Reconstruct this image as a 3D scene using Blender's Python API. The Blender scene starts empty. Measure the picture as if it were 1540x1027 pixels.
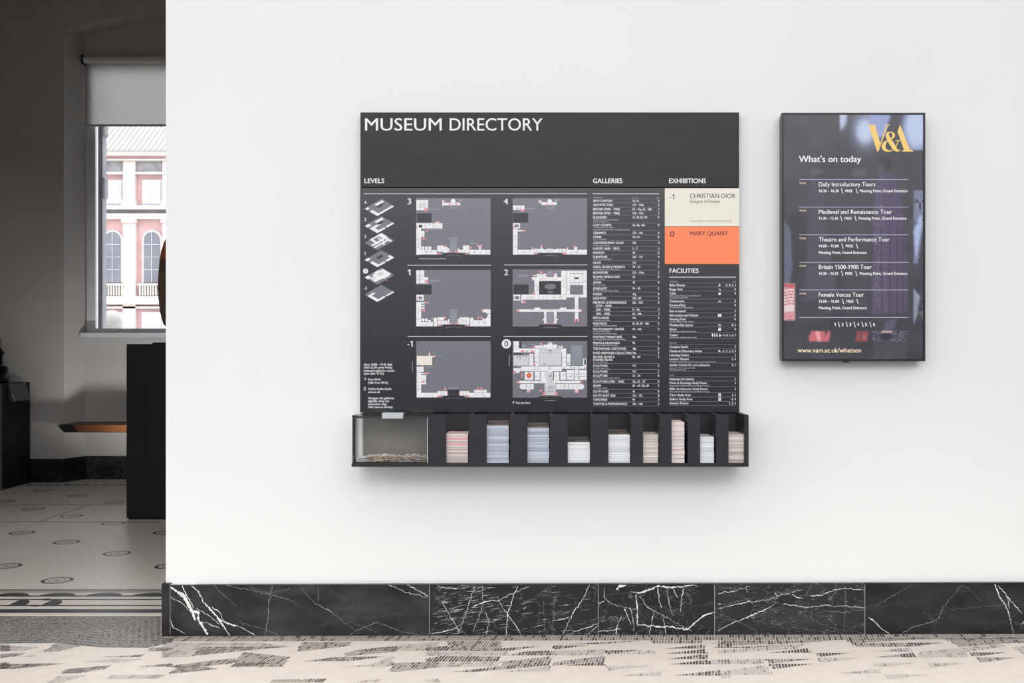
import bpy, math, random
import numpy as np
from mathutils import Vector, Matrix

random.seed(7)
SC = bpy.context.scene
C = SC.collection

# ------------------------------------------------------------------ camera, world, light, exposure
S = 0.0029            # metres per pixel on the plane of the wall
D = 4.6               # camera to wall
VX, VY, EYE = 820.0, 525.0, 1.25
cam_d = bpy.data.cameras.new('camera')
cam = bpy.data.objects.new('camera', cam_d); C.objects.link(cam)
cam.location = (0, -D, EYE); cam.rotation_euler = (math.pi/2, 0, 0)
cam_d.sensor_width = 36.0
cam_d.lens = 36.0 * (D/S) / 1540.0
cam_d.shift_x = (770-VX)/1540.0
cam_d.shift_y = (VY-513.5)/1540.0
cam_d.clip_end = 500
SC.camera = cam
SC.view_settings.view_transform = 'Standard'
SC.view_settings.look = 'None'
SC.view_settings.gamma = 1.0
SC.view_settings.use_curve_mapping = False
SC.view_settings.exposure = 0.045

world = bpy.data.worlds.new('overcast_sky'); SC.world = world
world.use_nodes = True
nt = world.node_tree; nt.nodes.clear()
wo = nt.nodes.new('ShaderNodeOutputWorld'); bg = nt.nodes.new('ShaderNodeBackground')
tc = nt.nodes.new('ShaderNodeTexCoord'); sp = nt.nodes.new('ShaderNodeSeparateXYZ')
mr = nt.nodes.new('ShaderNodeMapRange'); rp = nt.nodes.new('ShaderNodeValToRGB')
nt.links.new(tc.outputs['Generated'], sp.inputs[0]); nt.links.new(sp.outputs['Z'], mr.inputs['Value'])
mr.inputs['From Min'].default_value = -1; mr.inputs['From Max'].default_value = 1
nt.links.new(mr.outputs[0], rp.inputs[0]); nt.links.new(rp.outputs[0], bg.inputs['Color'])
el = rp.color_ramp.elements
el[0].position = 0.0; el[0].color = (0.30, 0.30, 0.31, 1)
el[1].position = 1.0; el[1].color = (1.22, 1.20, 1.15, 1)
for p, c in ((0.47, (0.24, 0.25, 0.27, 1)), (0.515, (0.50, 0.52, 0.56, 1)), (0.58, (1.0, 1.01, 1.05, 1)), (0.75, (1.04, 1.04, 1.03, 1))):
    e = rp.color_ramp.elements.new(p); e.color = c
bg.inputs['Strength'].default_value = 1.58/0.45      # raised, since the added sheets around the hall dim it
nt.links.new(bg.outputs[0], wo.inputs['Surface'])

# added area lamp, unseen, lights the white wall from high in front
ad = bpy.data.lights.new('added_front_light', 'AREA'); ad.shape = 'RECTANGLE'; ad.size = 9.0; ad.size_y = 2.2; ad.energy = 235; ad.color = (1.0, 0.975, 0.94)
ao = bpy.data.objects.new('added_front_light', ad); C.objects.link(ao); ao.location = (0.0, -7.2, 4.9)
ao.rotation_euler = (Vector((1.0, 0, 2.2))-ao.location).to_track_quat('-Z', 'X').to_euler(); ao.rotation_euler = (math.radians(70), 0, 0)

# added lamp hidden behind the plinth, stands in for floor bounce on the bay
sd = bpy.data.lights.new('added_bounce_spot', 'SPOT'); sd.energy = 42; sd.spot_size = math.radians(80); sd.spot_blend = 0.9; sd.shadow_soft_size = 0.05; sd.color = (1.0, 0.985, 0.96)
so = bpy.data.objects.new('added_bounce_spot', sd); C.objects.link(so); so.location = (-3.38, 4.4, 0.34)
so.rotation_euler = (Vector((-3.95, 5.52, 0.95))-so.location).to_track_quat('-Z', 'Y').to_euler()

# ------------------------------------------------------------------ helpers
def lin(c):
    c = c/255.0
    return c/12.92 if c <= 0.04045 else ((c+0.055)/1.055)**2.4
def rgb(r, g, b): return (lin(r), lin(g), lin(b), 1.0)
def ratio(y): return (D+y)/D
def W(px, py, y):
    r = ratio(y)
    return Vector(((px-VX)*S*r, y, EYE+(VY-py)*S*r))
def X(px, y): return (px-VX)*S*ratio(y)
def Z(py, y): return EYE+(VY-py)*S*ratio(y)
def G(px, py):                       # point of the floor that the pixel shows
    r = (EYE-0.004)/((py-VY)*S)
    return ((px-VX)*S*r, (r-1)*D)
def GY(py): return ((EYE-0.004)/((py-VY)*S)-1)*D
def floor_z(x): return 0.0078+0.0027*min(max(x, -1.656), 3.0)

MATS = {}
def mat(name, col, rough=0.5, spec=0.5, metal=0.0, vary=0.06, scale=30.0, bump=0.0, emit=0.0, stretch=(1, 1, 1)):
    if name in MATS: return MATS[name]
    m = bpy.data.materials.new(name); m.use_nodes = True
    n = m.node_tree.nodes; l = m.node_tree.links
    b = n['Principled BSDF']
    b.inputs['Roughness'].default_value = rough
    b.inputs['Specular IOR Level'].default_value = spec
    b.inputs['Metallic'].default_value = metal
    if emit:
        b.inputs['Base Color'].default_value = (0, 0, 0, 1)
        b.inputs['Emission Color'].default_value = col
        b.inputs['Emission Strength'].default_value = emit
        b.inputs['Specular IOR Level'].default_value = 0.0
    else:
        t = n.new('ShaderNodeTexCoord'); mp = n.new('ShaderNodeMapping'); mp.inputs['Scale'].default_value = stretch
        no = n.new('ShaderNodeTexNoise'); no.inputs['Scale'].default_value = scale; no.inputs['Detail'].default_value = 5
        l.new(t.outputs['Object'], mp.inputs[0]); l.new(mp.outputs[0], no.inputs['Vector'])
        r = n.new('ShaderNodeValToRGB')
        r.color_ramp.elements[0].position = 0.3; r.color_ramp.elements[1].position = 0.7
        r.color_ramp.elements[0].color = tuple(max(0, x*(1-vary)) for x in col[:3])+(1,)
        r.color_ramp.elements[1].color = tuple(min(1, x*(1+vary)) for x in col[:3])+(1,)
        l.new(no.outputs['Fac'], r.inputs[0]); l.new(r.outputs[0], b.inputs['Base Color'])
        if bump:
            bp = n.new('ShaderNodeBump'); bp.inputs['Strength'].default_value = bump; bp.inputs['Distance'].default_value = 0.002
            l.new(no.outputs['Fac'], bp.inputs['Height']); l.new(bp.outputs[0], b.inputs['Normal'])
    MATS[name] = m
    return m

def clear_mat(name, tint=(0.96, 0.97, 0.98, 1), ior=1.45, extra=0.0):
    m = bpy.data.materials.new(name); m.use_nodes = True
    n = m.node_tree.nodes; l = m.node_tree.links; n.clear()
    o = n.new('ShaderNodeOutputMaterial'); mx = n.new('ShaderNodeMixShader')
    t = n.new('ShaderNodeBsdfTransparent'); t.inputs[0].default_value = tint
    g = n.new('ShaderNodeBsdfGlossy'); g.inputs['Roughness'].default_value = 0.03
    f = n.new('ShaderNodeFresnel'); f.inputs['IOR'].default_value = ior
    no = n.new('ShaderNodeTexNoise'); no.inputs['Scale'].default_value = 3.0
    ad = n.new('ShaderNodeMath'); ad.operation = 'MULTIPLY_ADD'
    ad.inputs[1].default_value = 0.01; ad.inputs[2].default_value = 0.0
    s2 = n.new('ShaderNodeMath'); s2.operation = 'ADD'
    l.new(no.outputs['Fac'], ad.inputs[0]); l.new(ad.outputs[0], s2.inputs[0]); l.new(f.outputs[0], s2.inputs[1])
    l.new(s2.outputs[0], mx.inputs[0]); l.new(t.outputs[0], mx.inputs[1]); l.new(g.outputs[0], mx.inputs[2])
    l.new(mx.outputs[0], o.inputs['Surface'])
    return m

class MB:
    def __init__(s): s.v = []; s.f = []; s.m = []; s.mats = []; s.smooth = []; s.step = 0.0
    def lift(s):
        s.step += 3e-6
        return s.step
    def mi(s, m):
        if m not in s.mats: s.mats.append(m)
        return s.mats.index(m)
    def add(s, vs, fs, m, smooth=False):
        b = len(s.v); k = s.mi(m)
        s.v.extend([tuple(v) for v in vs])
        for f in fs: s.f.append([b+i for i in f]); s.m.append(k); s.smooth.append(smooth)
    def poly(s, pts, m): s.add(pts, [list(range(len(pts)))], m)
    def box(s, x0, x1, y0, y1, z0, z1, m):
        x0, x1 = sorted((x0, x1)); y0, y1 = sorted((y0, y1)); z0, z1 = sorted((z0, z1))
        vs = [(x, y, z) for z in (z0, z1) for y in (y0, y1) for x in (x0, x1)]
        s.add(vs, [[0, 2, 3, 1], [4, 5, 7, 6], [0, 1, 5, 4], [2, 6, 7, 3], [0, 4, 6, 2], [1, 3, 7, 5]], m)
    def pbox(s, px0, px1, py0, py1, y0, y1, m):       # front face (y0) fills the given pixels
        s.box(X(px0, y0), X(px1, y0), y0, y1, Z(py1, y0), Z(py0, y0), m)
    def prism(s, pts, y0, y1, m):                      # (x,z) outline from y0 to y1
        n = len(pts)
        vs = [(x, y0, z) for x, z in pts]+[(x, y1, z) for x, z in pts]
        fs = [list(range(n)), [2*n-1-i for i in range(n)]]
        fs += [[i, i+n, (i+1) % n+n, (i+1) % n] for i in range(n)]
        s.add(vs, fs, m)
    def lathe(s, prof, cx, cy, m, seg=32, sx=1.0, sy=1.0):
        vs = []; fs = []
        for r, z in prof:
            for k in range(seg):
                a = 2*math.pi*k/seg; vs.append((cx+sx*r*math.cos(a), cy+sy*r*math.sin(a), z))
        for i in range(len(prof)-1):
            for k in range(seg):
                fs.append([i*seg+k, i*seg+(k+1) % seg, (i+1)*seg+(k+1) % seg, (i+1)*seg+k])
        fs.append([seg-1-k for k in range(seg)]); fs.append([(len(prof)-1)*seg+k for k in range(seg)])
        s.add(vs, fs, m, True)
    def rod(s, p, q, r, m, seg=12):
        p = Vector(p); q = Vector(q); d = (q-p).normalized()
        u = d.orthogonal().normalized(); w = d.cross(u)
        vs = [e+r*(math.cos(2*math.pi*k/seg)*u+math.sin(2*math.pi*k/seg)*w) for e in (p, q) for k in range(seg)]
        s.add(vs, [[k, (k+1) % seg, seg+(k+1) % seg, seg+k] for k in range(seg)], m, True)
        s.add(vs, [[seg-1-k for k in range(seg)], [seg+k for k in range(seg)]], m)
    # flat marks printed on a plane y = const, given in pixels
    def prect(s, x0, y0, x1, y1, y, m):
        y -= s.lift(); s.poly([W(x0, y1, y), W(x1, y1, y), W(x1, y0, y), W(x0, y0, y)], m)
    def ppoly(s, pts, y, m):
        a = sum(pts[i][0]*pts[(i+1) % len(pts)][1]-pts[(i+1) % len(pts)][0]*pts[i][1] for i in range(len(pts)))
        if a > 0: pts = pts[::-1]
        y -= s.lift(); s.poly([W(px, py, y) for px, py in pts], m)
    def pell(s, cx, cy, rx, ry, y, m, n=24):
        s.ppoly([(cx+rx*math.cos(2*math.pi*k/n), cy+ry*math.sin(2*math.pi*k/n)) for k in range(n)], y, m)
    def pstroke(s, pts, y, m, sub=6):                  # (px,py,width) joined smoothly by a stroke of changing width
        P = []
        n = len(pts)
        for i in range(n-1):
            p0 = pts[max(i-1, 0)]; p1 = pts[i]; p2 = pts[i+1]; p3 = pts[min(i+2, n-1)]
            for k in range(sub):
                t = k/sub
                P.append([0.5*((2*b)+(-a+c)*t+(2*a-5*b+4*c-d)*t*t+(-a+3*b-3*c+d)*t**3) for a, b, c, d in zip(p0, p1, p2, p3)])
        P.append(list(pts[-1]))
        L = []; R = []
        for i, p in enumerate(P):
            q = P[max(i-1, 0)]; r = P[min(i+1, len(P)-1)]
            dx, dy = r[0]-q[0], r[1]-q[1]; h = math.hypot(dx, dy) or 1
            nx, ny = -dy/h, dx/h; w = max(p[2], 0.01)/2
            L.append((p[0]+nx*w, p[1]+ny*w)); R.append((p[0]-nx*w, p[1]-ny*w))
        for i in range(len(P)-1): s.ppoly([L[i], L[i+1], R[i+1], R[i]], y, m)
    def build(s, name, parent=None, bevel=0.0, origin=None):
        me = bpy.data.meshes.new(name)
        off = Vector((0, 0, 0))
        if parent is not None: off = WL[parent.name]
        elif origin is not None: off = Vector(origin)
        me.from_pydata([(v[0]-off[0], v[1]-off[1], v[2]-off[2]) for v in s.v], [], s.f)
        for m in s.mats: me.materials.append(m)
        me.polygons.foreach_set('material_index', s.m)
        me.polygons.foreach_set('use_smooth', s.smooth)
        me.update()
        o = bpy.data.objects.new(name, me); C.objects.link(o)
        if parent is not None: o.parent = parent; WL[o.name] = off.copy()
        else: o.location = off; WL[o.name] = off.copy()
        if bevel:
            b = o.modifiers.new('bevel', 'BEVEL'); b.width = bevel; b.segments = 2; b.limit_method = 'ANGLE'
        return o
WL = {}
def tag(o, label, cat, group=None):
    o['label'] = label; o['category'] = cat
    if group: o['group'] = group
    return o
def thing(name, label, cat, loc, group=None):
    o = bpy.data.objects.new(name, None); C.objects.link(o); o.location = loc; o.empty_display_size = 0.05
    WL[o.name] = Vector(loc)
    return tag(o, label, cat, group)
def struct(o): o['kind'] = 'structure'; return o

# lettering: outlines of the built-in typeface turned into flat mesh
TXT = {}
def glyphs(s, bold):
    k = (s, bold)
    if k in TXT: return TXT[k]
    cu = bpy.data.curves.new('lettering', 'FONT'); cu.body = s; cu.size = 1.0; cu.offset = bold; cu.resolution_u = 3
    cu.fill_mode = 'FRONT'
    ob = bpy.data.objects.new('lettering', cu); C.objects.link(ob)
    me = bpy.data.meshes.new_from_object(ob.evaluated_get(bpy.context.evaluated_depsgraph_get()))
    vs = [(v.co.x, v.co.y) for v in me.vertices]; fs = [list(p.vertices) for p in me.polygons]
    fl = []
    for p in me.polygons: fl.append(p.normal.z < 0)
    fs = [f[::-1] if r else f for f, r in zip(fs, fl)]
    bpy.data.objects.remove(ob); bpy.data.curves.remove(cu); bpy.data.meshes.remove(me)
    TXT[k] = (vs, fs); return TXT[k]
ADV = {}
def width_of(t):
    v = glyphs(t, 0.0)[0]
    return max(p[0] for p in v)-min(p[0] for p in v)
def advance(c):
    if c not in ADV: ADV[c] = width_of('H'+c+'H')-width_of('HH')
    return ADV[c]
CAP = None
def text(mb, s, x0, base, cap, y, m, width=None, bold=0.0, right=False, xs=0.92):
    """x0 left (or right) pixel, base = baseline pixel row, cap = cap height in pixels"""
    global CAP
    if CAP is None:
        hv = glyphs('H', 0.0)[0]; CAP = max(v[1] for v in hv)-min(v[1] for v in hv)
    V = []; F = []; pen = 0.0
    for c in s:
        if c != ' ':
            vs, fs = glyphs(c, 0.0)
            b = len(V)
            if c == '1':                   # upright with a flag
                st = 0.085*CAP; h = CAP; xc = pen+advance(c)*0.56
                q = [(xc-st, 0), (xc+st, 0), (xc+st, h), (xc-st*0.7, h), (xc-0.30*h, 0.83*h), (xc-0.30*h, 0.70*h), (xc-st, 0.80*h)]
                V += q; F.append([b+k for k in range(len(q))])
            else:
                V += [(v[0]+pen, v[1]) for v in vs]; F += [[b+k for k in f] for f in fs]
        pen += advance(c)
    a = min(v[0] for v in V); b = max(v[0] for v in V)
    k = cap/CAP; kx = k*xs if width is None else width/(b-a)
    ox = x0-(b-a)*kx if right else x0
    reps = (0,) if not bold else (-bold, bold)
    for q, e in enumerate(reps):           # heavier weight: a second impression shifted by a hair
        mb.add([W(ox+(v[0]-a+e)*kx, base-v[1]*k, y-q*4e-6) for v in V], F, m)

# ------------------------------------------------------------------ materials
M_wall = mat('white_wall_paint', rgb(237, 237, 236), 0.75, 0.3, vary=0.012, scale=1.3, bump=0.0)
M_room = mat('grey_white_plaster', rgb(190, 187, 184), 0.8, 0.2, vary=0.05, scale=1.5)
M_ceil = mat('ceiling_plaster', rgb(170, 169, 168), 0.85, 0.2, vary=0.03, scale=2)
M_black = mat('matt_black_paint', rgb(16, 16, 17), 0.55, 0.3, vary=0.15, scale=6)
M_tray = mat('charcoal_lacquer', rgb(41, 41, 46), 0.5, 0.4, vary=0.12, scale=9, stretch=(1, 1, 6))
M_head = mat('charcoal_grained_board', rgb(43, 43, 46), 0.5, 0.35, vary=0.18, scale=5, stretch=(1, 1, 9))
M_panel = mat('charcoal_satin_panel', rgb(25, 25, 29), 0.2, 1.0, vary=0.05, scale=4)
M_white = mat('white_print', rgb(240, 240, 242), 0.5, 0.3, vary=0.01)
M_rule = mat('pale_grey_print', rgb(190, 190, 198), 0.5, 0.3, vary=0.01)
M_rule2 = mat('grey_hairline_print', rgb(128, 128, 136), 0.5, 0.3, vary=0.01)
M_small = mat('light_grey_print', rgb(196, 196, 202), 0.5, 0.3, vary=0.01)
M_mapg = mat('map_grey_print', rgb(116, 117, 125), 0.25, 0.7, vary=0.02)
M_map2 = mat('map_mid_grey_print', rgb(140, 142, 152), 0.25, 0.7, vary=0.02)
M_mapd = mat('map_dark_print', rgb(46, 46, 52), 0.25, 0.7, vary=0.02)
M_maproom = mat('map_white_print', rgb(236, 236, 238), 0.5, 0.3, vary=0.01)
M_mapcourt = mat('map_pale_grey_print', rgb(208, 209, 213), 0.5, 0.3, vary=0.01)
M_pink = mat('map_pink_print', rgb(232, 150, 160), 0.5, 0.3, vary=0.15, scale=300)
M_ink = mat('dark_ink', rgb(92, 84, 82), 0.5, 0.2, vary=0.02)
M_inkp = mat('plum_ink', rgb(112, 60, 72), 0.5, 0.2, vary=0.02)
M_cream = mat('cream_card', rgb(236, 231, 220), 0.5, 0.3, vary=0.01)
M_orange = mat('coral_orange_card', rgb(255, 140, 98), 0.5, 0.3, vary=0.01)

# ================================================================== SETTING
XL = X(249.5, 0)                       # left edge of the white wall
RY = (2.15-1)*D                        # inner face of the far wall
NY = (2.205-1)*D                       # back of the window niche
XC = -3.13
# --- front wall, right of and around the opening
mb = MB(); mb.box(XL, 6.0, 0, 0.45, -0.05, 6.0, M_wall)
struct(mb.build('wall_front'))
mb = MB(); mb.box(-8.0, -3.55, 0, 0.45, -0.05, 6.0, M_wall); mb.box(-3.55, XL, 0, 0.45, 3.35, 6.0, M_wall)
struct(mb.build('wall_entrance'))
mb = MB(); mb.box(-5.75, -5.35, 0.45, 6.0, -0.05, 5.0, M_room); struct(mb.build('wall_left'))
mb = MB(); mb.box(0.3, 0.6, 0.45, 6.0, -0.05, 5.0, M_room); struct(mb.build('wall_right'))
mb = MB(); mb.box(-5.75, 0.6, 0.45, 6.0, 5.0, 5.2, M_ceil); struct(mb.build('ceiling'))
# --- added unseen tinted sheets over and around the hall, dimming the sky light
M_dim = clear_mat('roof_dimming_sheet', (0.37, 0.37, 0.37, 1), 1.2)
mb = MB(); mb.poly([(-8, -9, 6.0), (6, -9, 6.0), (6, 0.0, 6.0), (-8, 0.0, 6.0)], M_dim); struct(mb.build('added_dimmer_roof'))
M_dim = clear_mat('end_dimming_sheet', (0.30, 0.305, 0.315, 1), 1.2); MATS_END = M_dim
mb = MB(); mb.poly([(-8, -9, -0.05), (6, -9, -0.05), (6, -9, 6.0), (-8, -9, 6.0)], M_dim); struct(mb.build('added_dimmer_end'))
M_dim = clear_mat('side_dimming_sheet', (0.72, 0.72, 0.72, 1), 1.2)
mb = MB(); mb.poly([(-8, -9, -0.05), (-8, 0, -0.05), (-8, 0, 6.0), (-8, -9, 6.0)], M_dim); struct(mb.build('added_dimmer_left'))
M_dim = MATS_END
mb = MB(); mb.poly([(6, -9, -0.05), (6, 0, -0.05), (6, 0, 6.0), (6, -9, 6.0)], M_dim); struct(mb.build('added_dimmer_right'))
# --- far wall with splayed, arched window niche
ax, az, ah = 1.385, 4.23, 0.23          # front arch: half width, springing, rise
bx_, bz, bh = 1.295, 4.25, 0.20         # back arch
SILL, HEAD = 1.40, 4.03
def arc(a, z0, h, n=24):
    R = (a*a+h*h)/(2*h)
    return [(XC-a+2*a*i/n, z0+math.sqrt(R*R-(-a+2*a*i/n)**2)-(R-h)) for i in range(n+1)]
A = arc(ax, az, ah); B = arc(bx_, bz, bh)
mb = MB()
zb = -0.05
mb.poly([(-5.5, RY, zb), (XC-ax, RY, zb), (XC-ax, RY, 5), (-5.5, RY, 5)], M_room)
mb.poly([(XC+ax, RY, zb), (0.4, RY, zb), (0.4, RY, 5), (XC+ax, RY, 5)], M_room)
for i in range(24):
    (x0, z0), (x1, z1) = A[i], A[i+1]; (u0, w0), (u1, w1) = B[i], B[i+1]
    mb.poly([(x0, RY, z0), (x1, RY, z1), (x1, RY, 5), (x0, RY, 5)], M_room)
    mb.poly([(x0, RY, z0), (u0, NY, w0), (u1, NY, w1), (x1, RY, z1)], M_room)
    mb.poly([(u0, NY, HEAD), (u1, NY, HEAD), (u1, NY, w1), (u0, NY, w0)], M_room)
mb.poly([(XC-ax, RY, zb), (XC-bx_, NY, zb), (XC-bx_, NY, bz), (XC-ax, RY, az)], M_room)
mb.poly([(XC+bx_, NY, zb), (XC+ax, RY, zb), (XC+ax, RY, az), (XC+bx_, NY, bz)], M_room)
mb.box(XC-bx_, XC+bx_, NY, NY+0.12, zb, SILL, M_room)
mb.box(-6.2, XC-bx_-0.02, NY+0.02, NY+0.14, zb, 5.2, M_room)
mb.box(XC+bx_+0.02, 1.0, NY+0.02, NY+0.14, zb, 5.2, M_room)
mb.box(XC-bx_-0.02, XC+bx_+0.02, NY+0.02, NY+0.14, HEAD+0.002, 5.2, M_room)
struct(mb.build('wall_back'))

# --- floor: cream terrazzo with mosaic laid into it
M_terr = mat('cream_terrazzo', rgb(222, 212, 204), 0.38, 0.8, vary=0.05, scale=14)
M_terr2 = mat('grey_beige_mosaic', rgb(226, 220, 211), 0.38, 1.0, vary=0.10, scale=70)
M_hallfloor = mat('bounce_cutting_floor', rgb(72, 72, 74), 0.4, 0.4, vary=0.25, scale=40)  # unseen near floor, made dark to cut light bounced onto the wall
M_td = mat('dark_tesserae', rgb(76, 72, 70), 0.38, 0.8, vary=0.35, scale=60)
M_tm = mat('grey_tesserae', rgb(150, 145, 140), 0.38, 0.8, vary=0.22, scale=60)
M_tf = mat('mid_dark_tesserae', rgb(112, 108, 106), 0.38, 0.8, vary=0.25, scale=60)
M_tl = mat('pale_grey_tesserae', rgb(190, 184, 178), 0.38, 0.8, vary=0.14, scale=60)
M_grout = mat('pale_grout', rgb(205, 198, 190), 0.5, 0.3, vary=0.04, scale=40)
M_line = mat('charcoal_mosaic_line', rgb(52, 52, 56), 0.38, 0.8, vary=0.25, scale=80)
mb = MB()
xs = [-8, -5.75, -1.656, 3.0, 6.0]
for i in range(4):
    a, b = xs[i], xs[i+1]; za, zb_ = floor_z(a), floor_z(b)
    yb = GY(885.5)
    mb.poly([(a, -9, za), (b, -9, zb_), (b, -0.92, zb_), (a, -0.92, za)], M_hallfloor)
    mb.poly([(a, -0.92, za), (b, -0.92, zb_), (b, yb, zb_), (a, yb, za)], M_terr)
    mb.poly([(a, yb, za), (b, yb, zb_), (b, 6.0, zb_), (a, 6.0, za)], M_terr2)
E = 0.0004
def fpoly(pts, m, lift=E):
    a = sum(pts[i][0]*pts[(i+1) % len(pts)][1]-pts[(i+1) % len(pts)][0]*pts[i][1] for i in range(len(pts)))
    if a < 0: pts = pts[::-1]
    mb.poly([(x, y, floor_z(x)+lift) for x, y in pts], m)
def inside(p, poly):
    x, y = p; c = False; j = len(poly)-1
    for i in range(len(poly)):
        xi, yi = poly[i]; xj, yj = poly[j]
        if (yi > y) != (yj > y) and x < (xj-xi)*(y-yi)/(yj-yi)+xi: c = not c
        j = i
    return c
TONES = {'d': (M_td, M_td, M_td, M_tm), 'm': (M_tm, M_tm, M_tm, M_td), 'l': (M_tl, M_tl, M_tl, M_tm), 'f': (M_tf, M_td, M_tf)}
def mosaic(poly, tone, cw=0.0125, cd=0.034, skew=0.16):
    """slanting courses of small stones, each course cut to the outline"""
    U = [(x-skew*y, y) for x, y in poly]
    u0 = min(p[0] for p in U); u1 = max(p[0] for p in U)
    for i in range(math.floor(u0/cw), math.ceil(u1/cw)+1):
        uc = (i+0.5)*cw; ys = []
        for k in range(len(U)):
            (a, b), (c, d) = U[k], U[(k+1) % len(U)]
            if (a > uc) != (c > uc): ys.append(b+(d-b)*(uc-a)/(c-a))
        ys.sort()
        for lo, hi in zip(ys[::2], ys[1::2]):
            if hi-lo < 0.004: continue
            n = max(1, round((hi-lo)/cd)); cuts = [lo+(hi-lo)*q/n+(random.uniform(-0.2, 0.2)*(hi-lo)/n if 0 < q < n else 0) for q in range(n+1)]
            for a, b in zip(cuts[:-1], cuts[1:]):
                m = random.choice(TONES[tone]); h = cw*0.39*random.uniform(0.85, 1.08); jx = random.uniform(-0.0007, 0.0007)
                a += 0.0016; b -= 0.0016
                if b <= a: continue
                pts = [(uc-h+skew*a+jx, a), (uc+h+skew*a+jx, a), (uc+h+skew*b+jx, b), (uc-h+skew*b+jx, b)]
                mb.poly([(x, y, floor_z(x)+E) for x, y in pts], m)
def zp(o, k, pts): return [(o[0]+x/k, o[1]+y/k) for x, y in pts]
FL = []
o5, k5 = (240, 860), 3.667
FL += [(t, zp(o5, k5, p)) for t, p in [
 ('l', [(20, 390), (190, 390), (560, 392), (730, 412), (250, 408), (160, 470), (10, 472)]),
 ('d', [(160, 468), (250, 412), (730, 412), (500, 432), (200, 462)]),
 ('d', [(20, 522), (280, 490), (430, 475), (405, 505), (240, 522), (330, 535), (90, 560), (50, 558), (90, 528)]),
 ('m', [(430, 478), (460, 442), (720, 470), (680, 525), (390, 526), (410, 505)]),
 ('d', [(390, 523), (410, 505), (640, 501), (520, 520)]),
 ('m', [(755, 437), (790, 388), (1060, 388), (1050, 410), (780, 440)]),
 ('m', [(1010, 470), (1030, 447), (1100, 432), (1310, 430), (1290, 445)]),
 ('d', [(1060, 436), (1200, 420), (1320, 410), (1310, 440)]),
 ('d', [(780, 496), (960, 472), (1260, 468), (1060, 493)]),
 ('l', [(1260, 472), (1300, 470), (1270, 525), (1010, 527), (1180, 508)]),
 ('l', [(1325, 405), (1540, 390), (1540, 440), (1310, 440)]),
 ('m', [(1265, 555), (1285, 506), (1540, 497), (1540, 530), (1300, 556)]),
 ('d', [(750, 612), (790, 592), (920, 590), (905, 612)]), ('m', [(600, 612), (625, 595), (780, 592), (750, 612)]),
 ('l', [(1060, 612), (1160, 597), (1230, 595), (1220, 612)])]]
o6, k6 = (640, 860), 3.348
FL += [(t, zp(o6, k6, p)) for t, p in [
 ('m', [(110, 352), (380, 352), (382, 390), (120, 402)]), ('d', [(150, 402), (600, 375), (420, 402)]),
 ('d', [(0, 385), (115, 375), (120, 400), (0, 402)]),
 ('l', [(0, 404), (420, 402), (410, 425), (0, 426)]), ('d', [(410, 425), (500, 405), (636, 400), (636, 425)]),
 ('d', [(0, 440), (80, 427), (375, 430), (372, 455), (90, 456), (0, 455)]), ('l', [(0, 460), (370, 456), (365, 480), (0, 486)]),
 ('d', [(120, 508), (370, 480), (630, 452), (630, 475), (250, 508)]), ('m', [(375, 478), (385, 455), (632, 430), (632, 452)]),
 ('l', [(370, 508), (630, 476), (630, 504)]),
 ('d', [(637, 375), (830, 375), (645, 396)]), ('m', [(640, 372), (900, 358), (1120, 351), (900, 368)]),
 ('l', [(640, 402), (900, 395), (900, 425), (640, 426)]), ('m', [(640, 460), (900, 427), (905, 455), (640, 478)]),
 ('d', [(690, 477), (903, 455), (903, 478)]),
 ('d', [(900, 400), (1110, 398), (910, 421)]), ('l', [(912, 421), (1155, 398), (1155, 420)]),
 ('m', [(1130, 351), (1390, 351), (1402, 367), (1150, 367)]),
 ('l', [(910, 480), (1140, 478), (920, 504)]), ('l', [(960, 531), (1195, 505), (1190, 530)]),
 ('d', [(1185, 393), (1400, 372), (1410, 393)]), ('d', [(1195, 418), (1404, 395), (1420, 418)]),
 ('d', [(1200, 446), (1412, 420), (1430, 446)]), ('d', [(1215, 473), (1424, 448), (1445, 473)]),
 ('l', [(1420, 370), (1540, 352), (1540, 367)]), ('d', [(1435, 389), (1540, 375), (1540, 390)]),
 ('l', [(1432, 450), (1540, 445), (1540, 472), (1445, 472)]),
 ('d', [(1240, 528), (1480, 502), (1490, 530)]), ('l', [(1490, 545), (1480, 530), (1540, 500), (1540, 540)]),
 ('l', [(0, 545), (70, 540), (70, 559), (0, 559)])]]
o7, k7 = (1080, 860), 3.348
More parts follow.
